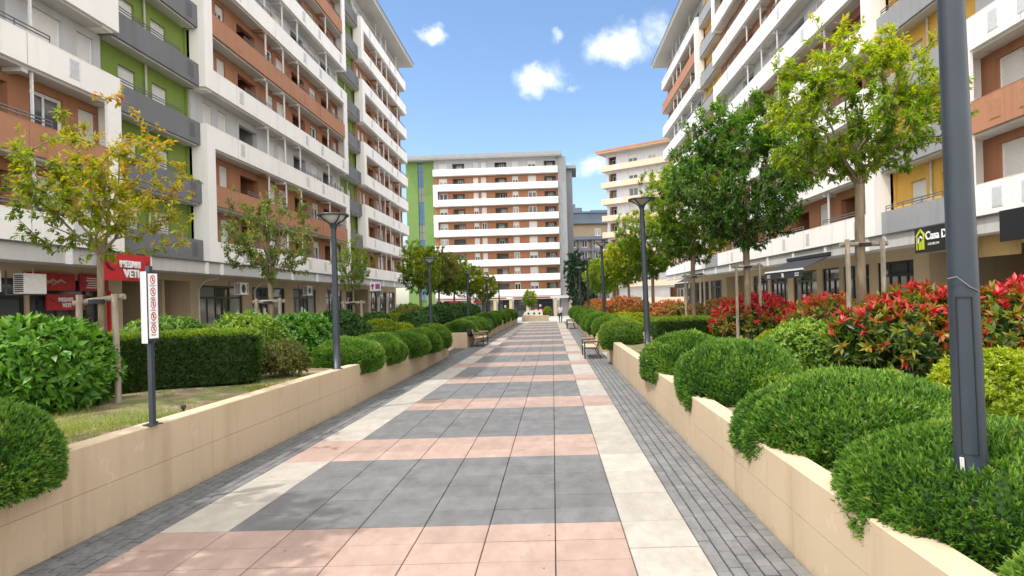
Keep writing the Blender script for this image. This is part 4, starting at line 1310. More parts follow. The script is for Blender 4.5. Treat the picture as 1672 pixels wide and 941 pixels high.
def hedge_mesh(seed, lx, ly, lz, n, mat, L=.05, W_=.028):
    g = np.random.default_rng(seed); m = LeafMesh(); sn = smooth_noise(g, 8, 2)
    hx, hy = lx/2, ly/2
    # rounded box shell
    def shell(d):
        p = np.sign(d)*np.abs(d)**.33; p = p/np.max(np.abs(p), axis=1, keepdims=True)
        q = p*np.array([hx, hy, lz/2])*.93; q[:, 2] += lz/2; return q
    m.shell(shell, 40, 20, .03, -1)
    area = np.array([lx*ly, lx*lz, lx*lz, ly*lz, ly*lz]); fc = g.choice(5, n, p=area/area.sum())
    u = g.uniform(-1, 1, n); v = g.uniform(-1, 1, n); P = np.zeros((n, 3)); Nn = np.zeros((n, 3))
    for k, (axis, sgn) in enumerate([(2, 1), (1, -1), (1, 1), (0, 1), (0, -1)]):
        s = fc == k; a = [x for x in (0, 1, 2) if x != axis]
        ext = np.array([hx, hy, lz/2]); q = np.zeros((s.sum(), 3)); q[:, a[0]] = u[s]*ext[a[0]]; q[:, a[1]] = v[s]*ext[a[1]]; q[:, axis] = sgn*ext[axis]
        P[s] = q; Nn[s, axis] = sgn
    e = P/np.array([hx, hy, lz/2]); P *= (1-.05*np.maximum(0, np.abs(e).sum(1)-1.9))[:, None]
    P[:, 2] += lz/2; P += Nn*(sn(P)*.045 + g.normal(size=n)*.025)[:, None]
    ax = norm(Nn*.8 + np.array([0, 0, .6]) + g.normal(size=(n, 3))*.4)
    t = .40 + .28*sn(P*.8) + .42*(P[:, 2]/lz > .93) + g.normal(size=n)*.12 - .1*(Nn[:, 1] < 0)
    for k in range(5):
        m.leaves(P+ax*L*.3*k*.5, norm(ax+rvec(n, g)*.8), rvec(n, g), L*g.uniform(.6, 1.3, n), W_*g.uniform(.7, 1.2, n), t+g.normal(size=n)*.06)
    return m.mesh('foliage', M[mat])

def stems_mesh(seed, r, h, k=5):
    q = random.Random(seed); mb = MB()
    for i in range(k):
        a = q.uniform(0, 6.28); rr = r*q.uniform(.2, .6)
        mb.tube([(.06*math.cos(a), .06*math.sin(a), -.12), (rr*.5*math.cos(a), rr*.5*math.sin(a), h*.4), (rr*math.cos(a), rr*math.sin(a), h*.85)], [.022, .016, .008], 5)
    return mb.mesh('stem', M['shrubwood'])

BUSH = 'clipped and loose bushes in the planters'
def place(me, stem, name, x, y, z, sc, rz, label, cat, group):
    o = empty(name, (x, y, z), rz); tag(o, label, cat, group)
    f = mobj('foliage', me, o); f.scale = sc if hasattr(sc, '__len__') else (sc, sc, sc)
    if stem: s = mobj('stem', stem, o); s.scale = f.scale
    return o

def shift(me, dz):
    me.transform(Matrix.Translation((0, 0, dz))); return me
# dome meshes: foliage centre above the base
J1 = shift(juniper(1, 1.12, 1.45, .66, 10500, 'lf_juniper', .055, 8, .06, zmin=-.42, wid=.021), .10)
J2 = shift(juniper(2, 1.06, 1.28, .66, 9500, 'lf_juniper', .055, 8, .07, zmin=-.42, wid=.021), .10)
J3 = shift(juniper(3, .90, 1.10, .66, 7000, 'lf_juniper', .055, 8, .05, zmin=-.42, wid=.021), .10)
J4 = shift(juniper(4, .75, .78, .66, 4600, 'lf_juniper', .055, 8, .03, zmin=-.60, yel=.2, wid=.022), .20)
stem_s = stems_mesh(1, .5, .5)
DG = 'green conifer domes hanging over the planter walls'
def gl(y): return ZL*float(np.interp(y, [4, 14, 26.4], [1, .97, .70]))      # soil height of the near left bed
domes = [
 (J2, 3.02, 2.45, ZR, (1.0, .78, .92), .1, 'nearest green dome at the lower right corner of the picture'),
 (J1, 3.24, 4.44, ZR, (.93, .64, .88), .05, 'bushy green dome wrapped around the foot of the nearest lamp post'),
 (J1, 3.26, 6.75, ZR, (1.05, .92, 1.0), 3.2, 'largest green dome with a yellowish patch, right wall, past the nearest lamp'),
 (J2, 3.08, 10.25, ZR, (1.0, 1.0, 1.1), 3.1, 'broad green dome on the right wall in front of the bright red bush'),
 (J3, 2.92, 13.3, ZR, (1.0, 1.42, 1.12), .1, 'green dome on the right wall touching the foot of the second lamp post'),
 (J4, 2.52, 21.9, ZR, (1.05, 1.05, 1.0), .0, 'round green ball at the end of the near right wall, beside the bench'),
 (J3, -5.42, 5.55, ZL, (.82, .80, .92), .1, 'green dome at the left picture edge hanging over the near wall'),
 (J3, -5.28, 15.9, gl(15.9), (.98, 1.2, .90), 3.2, 'green dome right behind the first left lamp post'),
 (J2, -5.15, 18.3, gl(18.3), (.80, 1.15, .88), .1, 'second green dome past the first left lamp post'),
 (J3, -5.0, 20.8, gl(20.8), (.9, 1.35, .88), 3.1, 'third green dome past the first left lamp post'),
 (J3, -4.92, 23.2, gl(23.2), (.9, 1.2, .92), .1, 'fourth green dome past the first left lamp post'),
 (J4, -4.88, 25.2, gl(25.2), (1.0, 1.0, .95), 1.1, 'small green dome on the far end of the near left wall'),
]
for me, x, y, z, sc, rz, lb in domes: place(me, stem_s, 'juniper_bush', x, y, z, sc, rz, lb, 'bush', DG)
BG_ = 'row of clipped green balls along the far right wall'
rl_ = ['first', 'second', 'third', 'fourth', 'fifth', 'sixth', 'seventh', 'eighth', 'ninth', 'tenth', 'eleventh']
for i, y in enumerate([27.6, 30.6, 33.8, 37.2, 40.6, 44.0, 47.6, 51.3, 55.0, 58.6]):
    place(J4, None, 'juniper_bush', 2.62, y, ZR, (1.0+.06*(i % 3), 1.05, .95+.05*(i % 2)), i*1.3, rl_[i]+' clipped green ball from the bench in the row on the far right wall', 'bush', BG_)
for i, y in enumerate([32.6, 35.6, 38.6, 42.0, 45.2, 48.6, 52.0, 55.4, 58.8]):
    place(J3 if i < 3 else J4, None, 'juniper_bush', wl(y)-.62, y, .66, (1.0+.05*(i % 3), 1.1, .92+.05*(i % 2)), i*1.7, rl_[i]+' dark green ball from the left bench along the far left wall', 'bush', 'row of green balls along the far left wall')

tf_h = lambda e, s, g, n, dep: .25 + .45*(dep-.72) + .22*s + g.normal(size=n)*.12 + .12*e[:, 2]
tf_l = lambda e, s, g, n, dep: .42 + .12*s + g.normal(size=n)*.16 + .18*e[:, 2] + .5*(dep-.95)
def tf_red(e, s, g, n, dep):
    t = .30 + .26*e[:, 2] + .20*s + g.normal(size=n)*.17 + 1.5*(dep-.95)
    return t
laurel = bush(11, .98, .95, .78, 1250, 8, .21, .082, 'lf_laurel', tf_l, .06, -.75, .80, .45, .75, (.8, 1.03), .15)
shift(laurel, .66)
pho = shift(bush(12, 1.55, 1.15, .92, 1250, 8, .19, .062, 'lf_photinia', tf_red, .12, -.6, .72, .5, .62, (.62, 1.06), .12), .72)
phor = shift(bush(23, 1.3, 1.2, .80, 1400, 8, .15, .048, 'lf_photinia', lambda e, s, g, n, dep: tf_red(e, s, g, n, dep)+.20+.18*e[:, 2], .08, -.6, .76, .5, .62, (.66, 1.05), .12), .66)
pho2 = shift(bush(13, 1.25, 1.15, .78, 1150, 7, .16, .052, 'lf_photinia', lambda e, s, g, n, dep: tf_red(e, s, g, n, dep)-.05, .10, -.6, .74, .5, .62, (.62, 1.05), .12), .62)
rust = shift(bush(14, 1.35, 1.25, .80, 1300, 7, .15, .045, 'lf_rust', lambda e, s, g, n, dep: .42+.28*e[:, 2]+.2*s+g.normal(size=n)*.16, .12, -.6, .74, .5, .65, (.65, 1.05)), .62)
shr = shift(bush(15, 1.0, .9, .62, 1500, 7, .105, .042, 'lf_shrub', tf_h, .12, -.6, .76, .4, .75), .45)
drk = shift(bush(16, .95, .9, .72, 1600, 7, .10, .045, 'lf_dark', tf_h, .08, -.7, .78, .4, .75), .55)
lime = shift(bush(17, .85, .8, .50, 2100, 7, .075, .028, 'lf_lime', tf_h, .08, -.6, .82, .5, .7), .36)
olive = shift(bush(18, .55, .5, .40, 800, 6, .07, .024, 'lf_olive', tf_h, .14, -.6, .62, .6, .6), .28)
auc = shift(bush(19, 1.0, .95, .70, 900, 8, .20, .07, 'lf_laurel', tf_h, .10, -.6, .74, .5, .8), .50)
stem_b = stems_mesh(3, .8, .8, 7)
SG = 'loose shrubs in the planters'
shrubs = [
 ('laurel_bush', laurel, -7.9, 9.5, ZL, (.93, .93, .93), 0, 'big round bush with large glossy leaves at the left picture edge', 'bush', None),
 ('photinia_bush', pho, 6.80, 11.3, ZR, (.98, 1.0, 1.0), .3, 'largest bright red bush with big leaves, left of the nearest lamp post', 'bush', 'red leaved bushes on the right'),
 ('photinia_bush', pho, 8.45, 10.6, ZR, (1.0, 1.0, 1.03), 2.2, 'bright red bush at the right picture edge behind the nearest lamp post', 'bush', 'red leaved bushes on the right'),
 ('photinia_bush', pho2, 6.72, 14.9, ZR, (.85, .9, 1.12), 1.0, 'half red half green bush between the big red one and the round red one', 'bush', 'red leaved bushes on the right'),
 ('photinia_bush', phor, 6.75, 20.0, ZR, (1.05, 1.05, 1.10), 2.6, 'round bright red bush above the broad green dome', 'bush', 'red leaved bushes on the right'),
 ('photinia_bush', rust, 7.5, 27.0, ZR, (1.05, 1.0, 1.0), .4, 'rusty red bush behind the low clipped hedge on the right', 'bush', 'red leaved bushes on the right'),
 ('photinia_bush', rust, 5.9, 30.5, ZR, (1.0, 1.0, .95), 1.9, 'rusty bush just left of the one behind the low hedge', 'bush', 'red leaved bushes on the right'),
 ('photinia_bush', rust, 4.75, 38.5, ZR, (1.15, 1.1, 1.12), 3.0, 'round rusty bush beside the third right lamp post', 'bush', 'red leaved bushes on the right'),
 ('photinia_bush', rust, 4.3, 47.5, ZR, (1.0, 1.0, .95), 4.1, 'far rusty bush between the third and fourth right lamp posts', 'bush', 'red leaved bushes on the right'),
 ('photinia_bush', rust, 4.4, 55.5, ZR, (1.0, 1.0, 1.0), 5.3, 'farthest rusty bush, past the fourth right lamp post', 'bush', 'red leaved bushes on the right'),
 ('variegated_shrub', shr, 5.35, 12.6, ZR, (1.05, 1.2, .95), .5, 'pale green loose shrub between the broad dome and the largest red bush', 'bush', SG),
 ('lime_bush', lime, 5.75, 15.6, ZR, (.7, .7, .8), .5, 'small lime green bush under the half red bush', 'bush', SG),
 ('lime_bush', lime, 5.85, 8.0, ZR, (1.0, 1.0, .95), 1.2, 'bright lime green bush behind the nearest lamp post, under the red leaves', 'bush', SG),
 ('lime_bush', lime, 5.1, 5.9, ZR, (.8, .9, .8), 2.9, 'lime green bush at the right picture edge', 'bush', SG),
 ('lime_bush', lime, 4.0, 27.6, ZR, (1.2, 1.2, 1.0), 2.2, 'low yellow bush behind the round ball on the right', 'bush', SG),
 ('lime_bush', lime, 3.95, 33.0, ZR, (1.0, 1.4, .9), 3.2, 'far yellow bush beside the third right lamp post', 'bush', SG),
 ('lime_bush', lime, 4.1, 43.0, ZR, (1.0, 1.5, .9), 4.0, 'yellow bush far along the right bed before the fourth lamp post', 'bush', SG),
 ('green_shrub', shr, 7.7, 16.8, ZR, (1.1, 1.0, 1.1), 2.0, 'green shrub under the awning behind the half red bush', 'bush', SG),
 ('green_shrub', shr, -8.7, 14.0, ZL, (1.2, 1.0, 1.15), .2, 'yellow green shrub showing over the top of the dark hedge', 'bush', SG),
 ('green_shrub', shr, -7.0, 14.2, ZL, (.85, .9, 1.2), 2.5, 'yellow green shrub at the right end of the dark hedge', 'bush', SG),
 ('glossy_shrub', auc, -6.75, 16.3, gl(16.3), (1.0, 1.0, 1.05), 1.2, 'glossy broad leaved shrub under the second left tree', 'bush', SG),
 ('olive_shrub', olive, -5.75, 13.1, ZL, (1.0, 1.0, 1.1), 0, 'small olive brown bush on bare soil left of the first left lamp post', 'bush', SG),
 ('dark_shrub', drk, -7.0, 20.5, gl(20.5), (1.0, 1.0, 1.1), 1.4, 'dark green round shrub behind the first left lamp post', 'bush', SG),
 ('dark_shrub', drk, -8.2, 19.0, gl(19), (.9, .9, 1.0), 2.4, 'dark green shrub left of the first left lamp post, against the shops', 'bush', SG),
 ('lime_bush', lime, -6.5, 23.5, gl(23.5), (1.1, 1.1, 1.2), .9, 'lime green bush behind the left domes', 'bush', SG),
 ('lime_bush', lime, -6.1, 25.3, gl(25.3), (.8, .8, 1.0), 2.9, 'small lime bush at the end of the near left bed', 'bush', SG),
 ('green_shrub', shr, -8.6, 25.0, gl(25), (1.1, 1.1, 1.2), 3.9, 'green shrub by the shops at the end of the near left bed', 'bush', SG),
]
for i, (nx, ny, s) in enumerate([(-7.2, 33.2, 1.1), (-9.5, 33.5, 1.0), (-7.0, 37.5, 1.25), (-7.3, 42.5, 1.3), (-7.0, 48, 1.25), (-7.2, 54.5, 1.2)]):
    shrubs.append(('dark_shrub', drk, nx, ny, .66, (s, s, s*.92), i*1.9,
      ['dark shrub behind the left bench, next to the bed corner', 'dark shrub at the far left corner of the bed behind the left bench', 'dark green mound in the second row behind the left bench',
       'dark green mound in the second row by the third left lamp post', 'dark green mound in the second row by the fourth left lamp post', 'farthest dark green mound in the left bed'][i], 'bush', 'dark mounds in the far left bed'))
shrubs += [('lime_bush', lime, -9.2, 36, .66, (1.2, 1.2, 1.2), 0, 'lime bush deep in the far left bed near its corner', 'bush', SG),
           ('photinia_bush', rust, -9.0, 40.0, .66, (.9, .9, .9), 1, 'rusty bush deep in the far left bed', 'bush', 'red leaved bushes on the left'),
           ('green_shrub', shr, -10.5, 46.0, .66, (1.3, 1.3, 1.4), 2, 'loose green shrub far along the left bed by the shops', 'bush', SG)]
for nm, me, x, y, z, sc, rz, lb, ct, gp in shrubs: place(me, stem_b, nm, x, y, z, sc, rz, lb, ct, gp)
# red flowers and little bush on the far stone planter
fl = shift(bush(21, .8, .3, .22, 260, 6, .08, .05, 'lf_photinia', lambda e, s, g, n, dep: .82+g.normal(size=n)*.1, .1, -.4, .7), .12)
place(fl, None, 'flower_bush', -1.1, 65.7, dip(65)+.62, (1.1, 1, 1.9), 0, 'red flowers behind the white stone block', 'flowers', None)
place(lime, None, 'lime_bush', -.25, 65.4, dip(65)+.55, (.5, .5, 1.1), 0, 'small lime bush on the far tan planter, right of the white block', 'bush', None)

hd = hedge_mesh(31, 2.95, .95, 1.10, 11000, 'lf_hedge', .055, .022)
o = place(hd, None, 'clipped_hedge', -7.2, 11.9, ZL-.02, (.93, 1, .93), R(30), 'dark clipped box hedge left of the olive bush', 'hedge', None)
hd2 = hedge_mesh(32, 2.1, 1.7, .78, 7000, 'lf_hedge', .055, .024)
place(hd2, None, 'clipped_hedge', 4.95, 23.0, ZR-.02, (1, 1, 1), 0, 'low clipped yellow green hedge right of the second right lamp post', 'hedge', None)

# grass tufts on the open soil
def grass(name, regions, z, n, seed):
    g = np.random.default_rng(seed); m = LeafMesh(); sn = smooth_noise(g, 9, 1.7)
    for x0, x1, y0, y1, w in regions:
        k = int(n*w); P = np.stack([g.uniform(x0, x1, k), g.uniform(y0, y1, k), np.full(k, z-.04)], 1)
        v = sn(P*np.array([1, 1, 0])); P = P[v > -.22]; k = len(P)
        D = rvec(k, g)*.75 + np.array([0, 0, 1.0]); tt = .40+.35*sn(P*1.3)+g.normal(size=k)*.18
        m.blades(P, D, rvec(k, g), g.uniform(.05, .15, k), g.uniform(.006, .012, k), tt)
    o = mobj(name, m.mesh('grass', M['lf_grass']))
    if regions[0][0] < 0:
        for v in o.data.vertices: v.co.z += gl(v.co.y)-ZL
    return tag(o, 'short patchy green and straw coloured grass on the planter soil', 'grass', kind='stuff')
grass('grass', [(-7.4, -5.3, 6.0, 11.2, .55), (-6.0, -5.15, 10.5, 15.2, .25), (-11, -6, 3, 9, .3), (-9.5, -5.1, 12, 15, .2)], ZL, 26000, 41)
grass('grass', [(2.45, 4.6, 15.5, 22.5, .6), (4.5, 7, 14, 26, .4), (5, 9, 9, 14, .2)], ZR, 14000, 42)

# ------------------------------------------------------------------ trees
def make_tree(seed, h_fork, h_top, cr, cz0, ntar, per, L, W_, mat, tint_fn, r0=.085, lump=.25, limbs=7, compound=True, shell=.42, twig=.42):
    q = random.Random(seed); g = np.random.default_rng(seed)
    C = np.array([0, 0, (cz0+h_top)/2]); RR = np.array([cr, cr, (h_top-cz0)/2])
    nodes = []; par = []
    def add(p, pa): nodes.append(np.array(p, float)); par.append(pa); return len(nodes)-1
    paths = []
    tr = [add((0, 0, -.15), -1)]
    kx, ky = q.uniform(-.06, .06), q.uniform(-.06, .06)
    for i in range(1, 7):
        f = i/6; tr.append(add((kx*math.sin(f*3), ky*math.sin(f*2.6), h_fork*f), tr[-1]))
    fork = tr[-1]; paths.append(tr)
    lead = [fork]; p = nodes[fork].copy()
    for i in range(4):
        p = p + np.array([q.uniform(-.1, .1), q.uniform(-.1, .1), (h_top-h_fork)*.17]); lead.append(add(p, lead[-1]))
    paths.append(lead)
    att = list(lead[:3])
    for k in range(limbs):
        a = 2*math.pi*k/limbs + q.uniform(-.35, .35); el = q.uniform(.25, 1.05)
        e = C + RR*np.array([math.cos(a)*math.cos(el), math.sin(a)*math.cos(el), math.sin(el)*.9-.05])*q.uniform(.55, .72)
        s = fork if k % 3 else lead[min(1, len(lead)-1)]
        ps = [s]; p0 = nodes[s]
        for i in range(1, 5):
            f = i/4; pt = p0*(1-f)+e*f; pt[2] -= .22*math.sin(f*math.pi)*(e[2]-p0[2]) *.5
            pt = pt + np.array([q.uniform(-1, 1), q.uniform(-1, 1), q.uniform(-.6, .6)])*.05*cr
            ps.append(add(pt, ps[-1])); att.append(ps[-1])
        paths.append(ps)
    lf = lump_fn(g, 8, lump); d = rvec(ntar*3, g); rr = g.uniform(shell, 1, ntar*3)**.6
    T = C + d*RR*(rr*lf(d))[:, None]
    T = T[(T[:, 2] > cz0-.1)][:ntar]
    T = T[np.argsort(np.linalg.norm(T-nodes[fork], axis=1))]
    tips = []
    A = [nodes[i] for i in att]
    for t in T:
        AA = np.array(A); dv = t-AA; dist = np.linalg.norm(dv, axis=1) + .9*np.maximum(0, AA[:, 2]-t[2]) + .35*np.maximum(0, np.linalg.norm(AA-nodes[fork], axis=1)-np.linalg.norm(t-nodes[fork]))
        j = int(np.argmin(dist)); s = att[j]; p0 = nodes[s]; dd = np.linalg.norm(t-p0)
        ns = max(2, min(4, int(dd/.28)+1)); ps = [s]
        for i in range(1, ns+1):
            f = i/ns; pt = p0*(1-f)+t*f
            if i < ns: pt = pt + np.array([q.uniform(-1, 1), q.uniform(-1, 1), q.uniform(-.2, .9)])*.07*dd
            ps.append(add(pt, ps[-1])); att.append(ps[-1]); A.append(pt)
        paths.append(ps); tips.append(ps)
    cnt = [0]*len(nodes)
    for ps in tips:
        i = ps[-1]
        while i >= 0: cnt[i] += 1; i = par[i]
    mx = max(cnt)
    rad = [max(.004, r0*(max(1, c)/mx)**.46) for c in cnt]
    mb = MB()
    for ps in paths:
        rs = [rad[i] for i in ps]
        if ps is not tr: rs[0] = min(rs[0], rs[1]*1.25)
        else: rs = [r0*1.25, r0*1.08, r0*1.02, r0, r0*.96, r0*.94, r0*.95]
        mb.tube([nodes[i] for i in ps], rs, 10 if ps is tr else (6 if rs[0] > .02 else 4), cap=False)
    trunk = mb.mesh('trunk', M['bark'], smooth=True)
    # leaves
    m = LeafMesh(); PP = []; DD = []; TT = []
    sn = smooth_noise(g, 8, 1.3)
    for ps in tips:
        pts = [nodes[i] for i in ps]; a, b = pts[-2], pts[-1]; tw = norm(b-a)
        n = max(2, int(per*q.uniform(.6, 1.35)))
        for i in range(n):
            back = q.random()**1.4*twig
            p = b - tw*back
            if len(pts) > 2 and back > np.linalg.norm(b-a): p = a + (pts[-3]-a)*min(1, (back-np.linalg.norm(b-a))/.3)
            PP.append(p); DD.append(tw)
    PP = np.array(PP); DD = np.array(DD); n = len(PP)
    pert = rvec(n, g); E = (PP-C)/RR
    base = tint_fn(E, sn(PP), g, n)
    D0 = norm(DD*.5+pert+norm(PP-C)*.3)
    if compound:
        rk = L*1.1
        for k in range(5):
            off = (k//2+.4)*rk*.38
            side = rvec(n, g)
            D = norm(D0*.9 + side*(.75 if k < 4 else .1) + np.array([0, 0, -.15]))
            m.leaves(PP+D0*off, D, norm(np.array([0, 0, 1.0])+rvec(n, g)*.7), L*g.uniform(.7, 1.2, n), W_*g.uniform(.8, 1.2, n), base+g.normal(size=n)*.06, .10, .22)
    else:
        for k in range(3):
            D = norm(D0+rvec(n, g)*.7+np.array([0, 0, -.1]))
            m.leaves(PP+rvec(n, g)*L*.3, D, norm(np.array([0, 0, 1.0])+rvec(n, g)*.7), L*g.uniform(.7, 1.2, n), W_*g.uniform(.8, 1.2, n), base+g.normal(size=n)*.07, .10, .2)
    return trunk, m.mesh('crown', M[mat])

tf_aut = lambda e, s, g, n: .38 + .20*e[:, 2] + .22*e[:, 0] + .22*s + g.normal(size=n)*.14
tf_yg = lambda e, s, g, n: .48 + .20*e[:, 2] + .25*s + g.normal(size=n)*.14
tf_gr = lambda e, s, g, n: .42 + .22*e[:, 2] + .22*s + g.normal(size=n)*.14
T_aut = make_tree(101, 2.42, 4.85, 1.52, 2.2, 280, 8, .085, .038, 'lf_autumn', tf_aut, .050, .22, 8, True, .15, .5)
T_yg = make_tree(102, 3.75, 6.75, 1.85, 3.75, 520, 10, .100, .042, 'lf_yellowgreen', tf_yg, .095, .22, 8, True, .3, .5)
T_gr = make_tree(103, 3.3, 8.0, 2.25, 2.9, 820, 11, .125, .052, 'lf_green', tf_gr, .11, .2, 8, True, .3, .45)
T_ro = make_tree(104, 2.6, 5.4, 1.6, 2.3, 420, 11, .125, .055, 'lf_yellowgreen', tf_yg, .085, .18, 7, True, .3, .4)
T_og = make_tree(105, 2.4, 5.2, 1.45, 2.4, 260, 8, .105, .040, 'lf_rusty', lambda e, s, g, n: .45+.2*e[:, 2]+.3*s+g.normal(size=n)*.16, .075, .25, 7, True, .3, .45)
def tree(tm, x, y, z, sc, rz, label, group, mat=None, name='street_tree'):
    o = empty(name, (x, y, z), rz); tag(o, label, 'tree', group)
    s = sc if hasattr(sc, '__len__') else (sc, sc, sc)
    a = mobj('trunk', tm[0], o); b = mobj('crown', tm[1], o); a.scale = s; b.scale = s
    if mat:
        b.material_slots[0].link = 'OBJECT'; b.material_slots[0].material = M[mat]
    return o
LG, RG = 'young trees in the left planters', 'trees in the right planters'
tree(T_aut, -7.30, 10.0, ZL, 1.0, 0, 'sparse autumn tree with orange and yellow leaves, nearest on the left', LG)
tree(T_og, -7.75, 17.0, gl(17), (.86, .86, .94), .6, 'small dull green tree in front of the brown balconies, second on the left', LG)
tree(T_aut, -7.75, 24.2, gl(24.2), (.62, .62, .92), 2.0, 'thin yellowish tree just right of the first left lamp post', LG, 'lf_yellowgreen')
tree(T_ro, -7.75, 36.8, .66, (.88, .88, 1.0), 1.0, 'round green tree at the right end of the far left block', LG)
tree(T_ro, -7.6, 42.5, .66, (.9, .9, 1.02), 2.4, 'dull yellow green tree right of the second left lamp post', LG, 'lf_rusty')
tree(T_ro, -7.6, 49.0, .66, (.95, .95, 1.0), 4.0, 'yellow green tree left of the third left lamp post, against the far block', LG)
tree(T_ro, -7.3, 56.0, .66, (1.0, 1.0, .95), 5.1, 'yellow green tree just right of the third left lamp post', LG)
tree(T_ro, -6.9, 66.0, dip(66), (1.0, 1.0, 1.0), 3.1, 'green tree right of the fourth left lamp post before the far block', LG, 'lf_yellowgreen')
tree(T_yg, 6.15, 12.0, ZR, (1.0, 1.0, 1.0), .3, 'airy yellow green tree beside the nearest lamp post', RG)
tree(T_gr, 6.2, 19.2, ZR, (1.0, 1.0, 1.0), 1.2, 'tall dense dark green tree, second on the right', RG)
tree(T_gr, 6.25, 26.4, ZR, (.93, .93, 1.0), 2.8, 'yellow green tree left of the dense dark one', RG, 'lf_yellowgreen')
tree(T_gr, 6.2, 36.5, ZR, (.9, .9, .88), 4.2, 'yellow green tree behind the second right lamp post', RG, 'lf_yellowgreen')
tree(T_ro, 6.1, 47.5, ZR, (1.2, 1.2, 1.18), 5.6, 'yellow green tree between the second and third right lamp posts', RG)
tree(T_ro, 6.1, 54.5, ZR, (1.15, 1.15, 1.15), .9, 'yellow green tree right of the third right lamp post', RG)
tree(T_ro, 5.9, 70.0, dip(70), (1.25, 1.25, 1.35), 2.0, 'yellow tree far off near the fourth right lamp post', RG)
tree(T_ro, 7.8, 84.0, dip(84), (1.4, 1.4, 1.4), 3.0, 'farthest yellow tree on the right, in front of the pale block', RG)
tree(T_ro, -2.25, 69.5, dip(69), (.55, .55, .68), 1.5, 'small round topped tree behind the white stone block', None)
# dark evergreens in the gap
cz = make_tree(106, 1.2, 12.5, 2.0, .6, 420, 14, .30, .12, 'lf_conifer', lambda e, s, g, n: .45+.2*s+g.normal(size=n)*.15, .18, .2, 9, False, .3, .6)
for i, (x, y, s, lb) in enumerate([(4.7, 104, 1.0, 'tall dark evergreen in the gap right of the far block'), (6.9, 107, .85, 'dark evergreen in the gap, lower one on the right'), (5.7, 116, .9, 'dark evergreen in the gap behind the other two')]):
    tree(cz, x, y, dip(y), (s, s, s), i*2.1, lb, 'dark evergreens in the gap', None, 'evergreen_tree')
# tree just outside the frame on the left, whose shade falls on the paving
tree(T_gr, -7.35, 4.3, ZL, (.85, .85, 1.1), 4.4, 'tree outside the left picture edge shading the paving', LG)

# wooden supports
def support(x, y, z, h, w, rz, label, slant=0.0):
    o = empty('tree_support', (x, y, z), rz); tag(o, label, 'tree support', 'wooden supports tied to the trees')
    for s in (-1, 1):
        mb = MB(); mb.tube([(s*w/2*(1+.12*slant), 0, -.2), (s*w/2, .02, h+.05)], [.05, .045], 9); mb.build('post', M['wood'], o)
    mb = MB(); mb.tube([(-w/2-.12, .085, h-.04-.05*slant), (w/2+.12, .085, h-.04+.05*slant)], .05, 9); mb.build('crossbar', M['wood'], o)
    mb = MB(); mb.lathe([(.11, h-.1), (.112, h-.03)], 14); mb.build('strap', M['awning'], o)
    return o
support(-7.30, 9.87, ZL, 1.72, .52, R(8), 'grey wooden support with a slanting bar under the autumn tree', 1)
support(-7.75, 16.87, gl(17), 1.75, .62, R(4), 'grey wooden support of the second left tree')
support(-7.75, 24.07, gl(24.2), 1.8, .7, 0, 'grey wooden support of the thin yellowish tree')
support(6.15, 11.87, ZR, 2.62, .66, R(-4), 'tall grey wooden support of the airy tree beside the nearest lamp post')
support(6.2, 19.05, ZR, 2.55, .72, 0, 'grey wooden support of the dense dark green tree')
support(6.25, 26.25, ZR, 2.5, .8, 0, 'grey wooden support of the tree left of the dense one')
# dry leaves on the paving
g = np.random.default_rng(77); m = LeafMesh(); k = 160
P = np.stack([g.uniform(-4.7, 2.1, k), g.uniform(3.5, 30, k), np.full(k, .006)], 1); P[:60, 0] = np.where(g.random(60) < .6, g.uniform(-4.5, -4.3, 60), g.uniform(1.9, 2.14, 60))
m.leaves(P, rvec(k, g)*np.array([1, 1, .05]), np.array([0, 0, 1.0])+rvec(k, g)*.2, g.uniform(.02, .05, k), g.uniform(.012, .025, k), g.uniform(.5, 1, k))
o = mobj('leaf_litter', m.mesh('leaf_litter', M['lf_autumn'])); tag(o, 'few fallen dry leaves scattered over the paving', 'fallen leaves', kind='stuff')
CLOUDS = [(-182, 439, 24, 17, .9), (12, 422, 14, 12, .4), (120, 407, 50, 30, .95), (178, 442, 36, 24, .55), (-6, 356, 44, 25, 1.0), (52, 350, 12, 8, .4), (72, 218, 30, 22, .7), (25, 208, 36, 14, .3)]
EXPOSURE = 0.66

# ------------------------------------------------------------------ camera, sky, sun
cam_d = bpy.data.cameras.new('camera'); cam = link(bpy.data.objects.new('camera', cam_d))
cam_d.sensor_width = 36; cam_d.lens = 36*1000/1672
cam_d.shift_x = -61/1672; cam_d.shift_y = 16.5/1672
cam_d.clip_end = 3000; cam_d.clip_start = .05
ROLL = .026
cam.matrix_world = Matrix.Translation((0, 0, 2.4)) @ Matrix.Rotation(R(90), 4, 'X') @ Matrix.Rotation(-ROLL, 4, 'Z')
scene.camera = cam

SUN_EL, SUN_AZ = R(64), R(28)       # azimuth: turned from due left towards behind the viewer
sd = Vector((-math.cos(SUN_AZ)*math.cos(SUN_EL), -math.sin(SUN_AZ)*math.cos(SUN_EL), math.sin(SUN_EL)))
sl = bpy.data.lights.new('sun', 'SUN'); sl.energy = 2.45; sl.angle = R(.55); sl.color = (1, .955, .88)
so = link(bpy.data.objects.new('sun', sl)); so.location = sd*80
so.rotation_euler = sd.to_track_quat('Z', 'Y').to_euler()

w = bpy.data.worlds.new('World'); scene.world = w; w.use_nodes = True
wn, wl = w.node_tree.nodes, w.node_tree.links
bg = wn['Background']; bg.inputs[1].default_value = .15
sky = wn.new('ShaderNodeTexSky'); sky.sky_type = 'NISHITA'; sky.sun_disc = False
sky.sun_elevation = SUN_EL; sky.sun_rotation = math.atan2(sd.x, sd.y)
sky.altitude = 0; sky.air_density = 1.0; sky.dust_density = .9; sky.ozone_density = 1.6
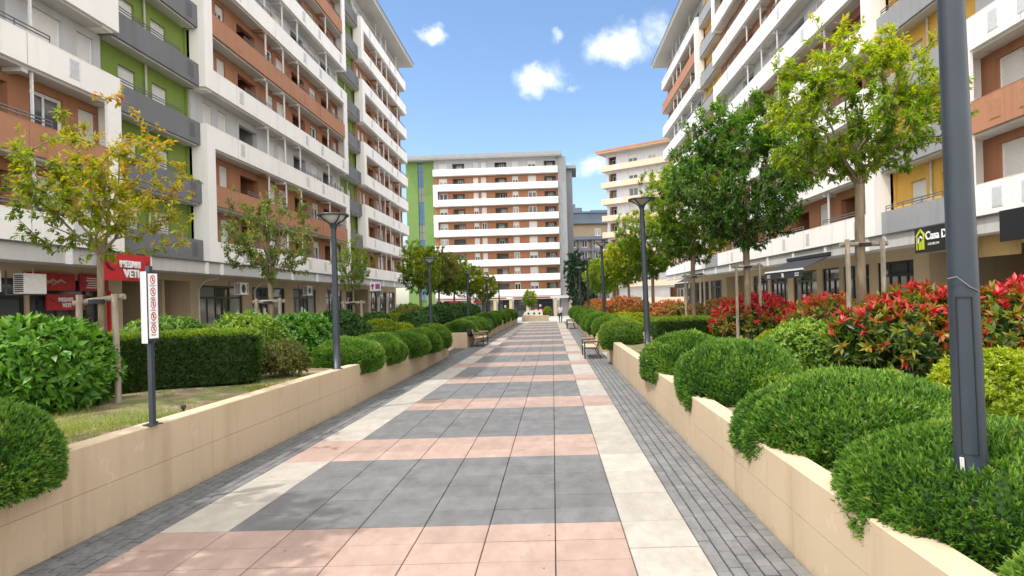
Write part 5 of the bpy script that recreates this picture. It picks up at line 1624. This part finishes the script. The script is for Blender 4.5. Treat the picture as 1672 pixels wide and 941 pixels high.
# fair-weather clouds, laid out by direction on the sky
tc = wn.new('ShaderNodeTexCoord')
def W(t, **kw):
    x = wn.new(t)
    for k, v in kw.items():
        if k == 'inputs':
            for a, b in v.items(): x.inputs[a].default_value = b
        else: setattr(x, k, v)
    return x
wn1 = W('ShaderNodeTexNoise', inputs={'Scale': 11., 'Detail': 8, 'Roughness': .62})
wl.new(tc.outputs['Generated'], wn1.inputs['Vector'])
wsub = W('ShaderNodeVectorMath', operation='SUBTRACT'); wl.new(wn1.outputs['Color'], wsub.inputs[0]); wsub.inputs[1].default_value = (.5, .5, .5)
wsc = W('ShaderNodeVectorMath', operation='SCALE'); wl.new(wsub.outputs[0], wsc.inputs[0]); wsc.inputs['Scale'].default_value = .10
wadd = W('ShaderNodeVectorMath', operation='ADD'); wl.new(tc.outputs['Generated'], wadd.inputs[0]); wl.new(wsc.outputs[0], wadd.inputs[1])
prev = None
def cloud(px, py, rx, ry, amp):
    """an elongated puff around the direction px/1000 to the right, py/1000 up"""
    global prev
    d = Vector((px/1000, 1, py/1000)).normalized()
    s = W('ShaderNodeVectorMath', operation='SUBTRACT'); wl.new(wadd.outputs[0], s.inputs[0]); s.inputs[1].default_value = d
    m = W('ShaderNodeVectorMath', operation='MULTIPLY'); wl.new(s.outputs[0], m.inputs[0]); m.inputs[1].default_value = (1000/rx, 1000/rx, 1000/ry)
    ln = W('ShaderNodeVectorMath', operation='LENGTH'); wl.new(m.outputs[0], ln.inputs[0])
    mr = W('ShaderNodeMapRange', interpolation_type='SMOOTHSTEP', inputs={'From Min': .0, 'From Max': 1.12, 'To Min': amp*.82, 'To Max': 0}); wl.new(ln.outputs['Value'], mr.inputs[0])
    if prev is None: prev = mr.outputs[0]
    else:
        a = W('ShaderNodeMath', operation='MAXIMUM'); wl.new(prev, a.inputs[0]); wl.new(mr.outputs[0], a.inputs[1]); prev = a.outputs[0]
for c in CLOUDS: cloud(*c)
# unseen bright broken cloud overhead and behind the viewer, added to lift ambient fill
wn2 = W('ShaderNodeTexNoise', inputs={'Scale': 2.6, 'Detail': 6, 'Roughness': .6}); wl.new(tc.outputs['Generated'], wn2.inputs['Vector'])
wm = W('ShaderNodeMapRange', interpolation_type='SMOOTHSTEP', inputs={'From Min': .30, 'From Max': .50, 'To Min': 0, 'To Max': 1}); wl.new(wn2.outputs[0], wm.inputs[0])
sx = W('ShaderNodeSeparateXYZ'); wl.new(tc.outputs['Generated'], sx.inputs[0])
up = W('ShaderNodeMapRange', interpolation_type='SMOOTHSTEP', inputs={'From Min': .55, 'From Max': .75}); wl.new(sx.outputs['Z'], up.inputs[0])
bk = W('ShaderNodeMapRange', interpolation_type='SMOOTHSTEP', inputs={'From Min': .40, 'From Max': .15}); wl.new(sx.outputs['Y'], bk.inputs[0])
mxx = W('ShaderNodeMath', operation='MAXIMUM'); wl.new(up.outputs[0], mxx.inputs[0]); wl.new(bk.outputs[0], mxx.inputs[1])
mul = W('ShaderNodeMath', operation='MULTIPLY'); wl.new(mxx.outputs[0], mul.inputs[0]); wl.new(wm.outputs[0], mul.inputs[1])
cm = W('ShaderNodeMix', data_type='RGBA')
wl.new(prev, cm.inputs[0]); hsv = W('ShaderNodeHueSaturation', inputs={'Hue': .5, 'Saturation': 1.08, 'Value': 1.0}); wl.new(sky.outputs[0], hsv.inputs['Color']); wl.new(hsv.outputs[0], cm.inputs[6]); cm.inputs[7].default_value = (7.9, 7.9, 7.9, 1)
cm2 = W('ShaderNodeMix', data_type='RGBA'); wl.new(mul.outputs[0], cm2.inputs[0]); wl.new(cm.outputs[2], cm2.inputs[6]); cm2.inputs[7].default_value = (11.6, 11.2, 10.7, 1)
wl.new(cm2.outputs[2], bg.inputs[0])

vs = scene.view_settings
vs.view_transform = 'Standard'; vs.look = 'None'; vs.gamma = 1; vs.use_curve_mapping = False
vs.exposure = EXPOSURE
scene.cycles.max_bounces = 6; scene.cycles.diffuse_bounces = 3; scene.cycles.glossy_bounces = 3
scene.cycles.transmission_bounces = 3; scene.cycles.transparent_max_bounces = 4
scene.cycles.caustics_reflective = False; scene.cycles.caustics_refractive = False
scene.cycles.use_denoising = True
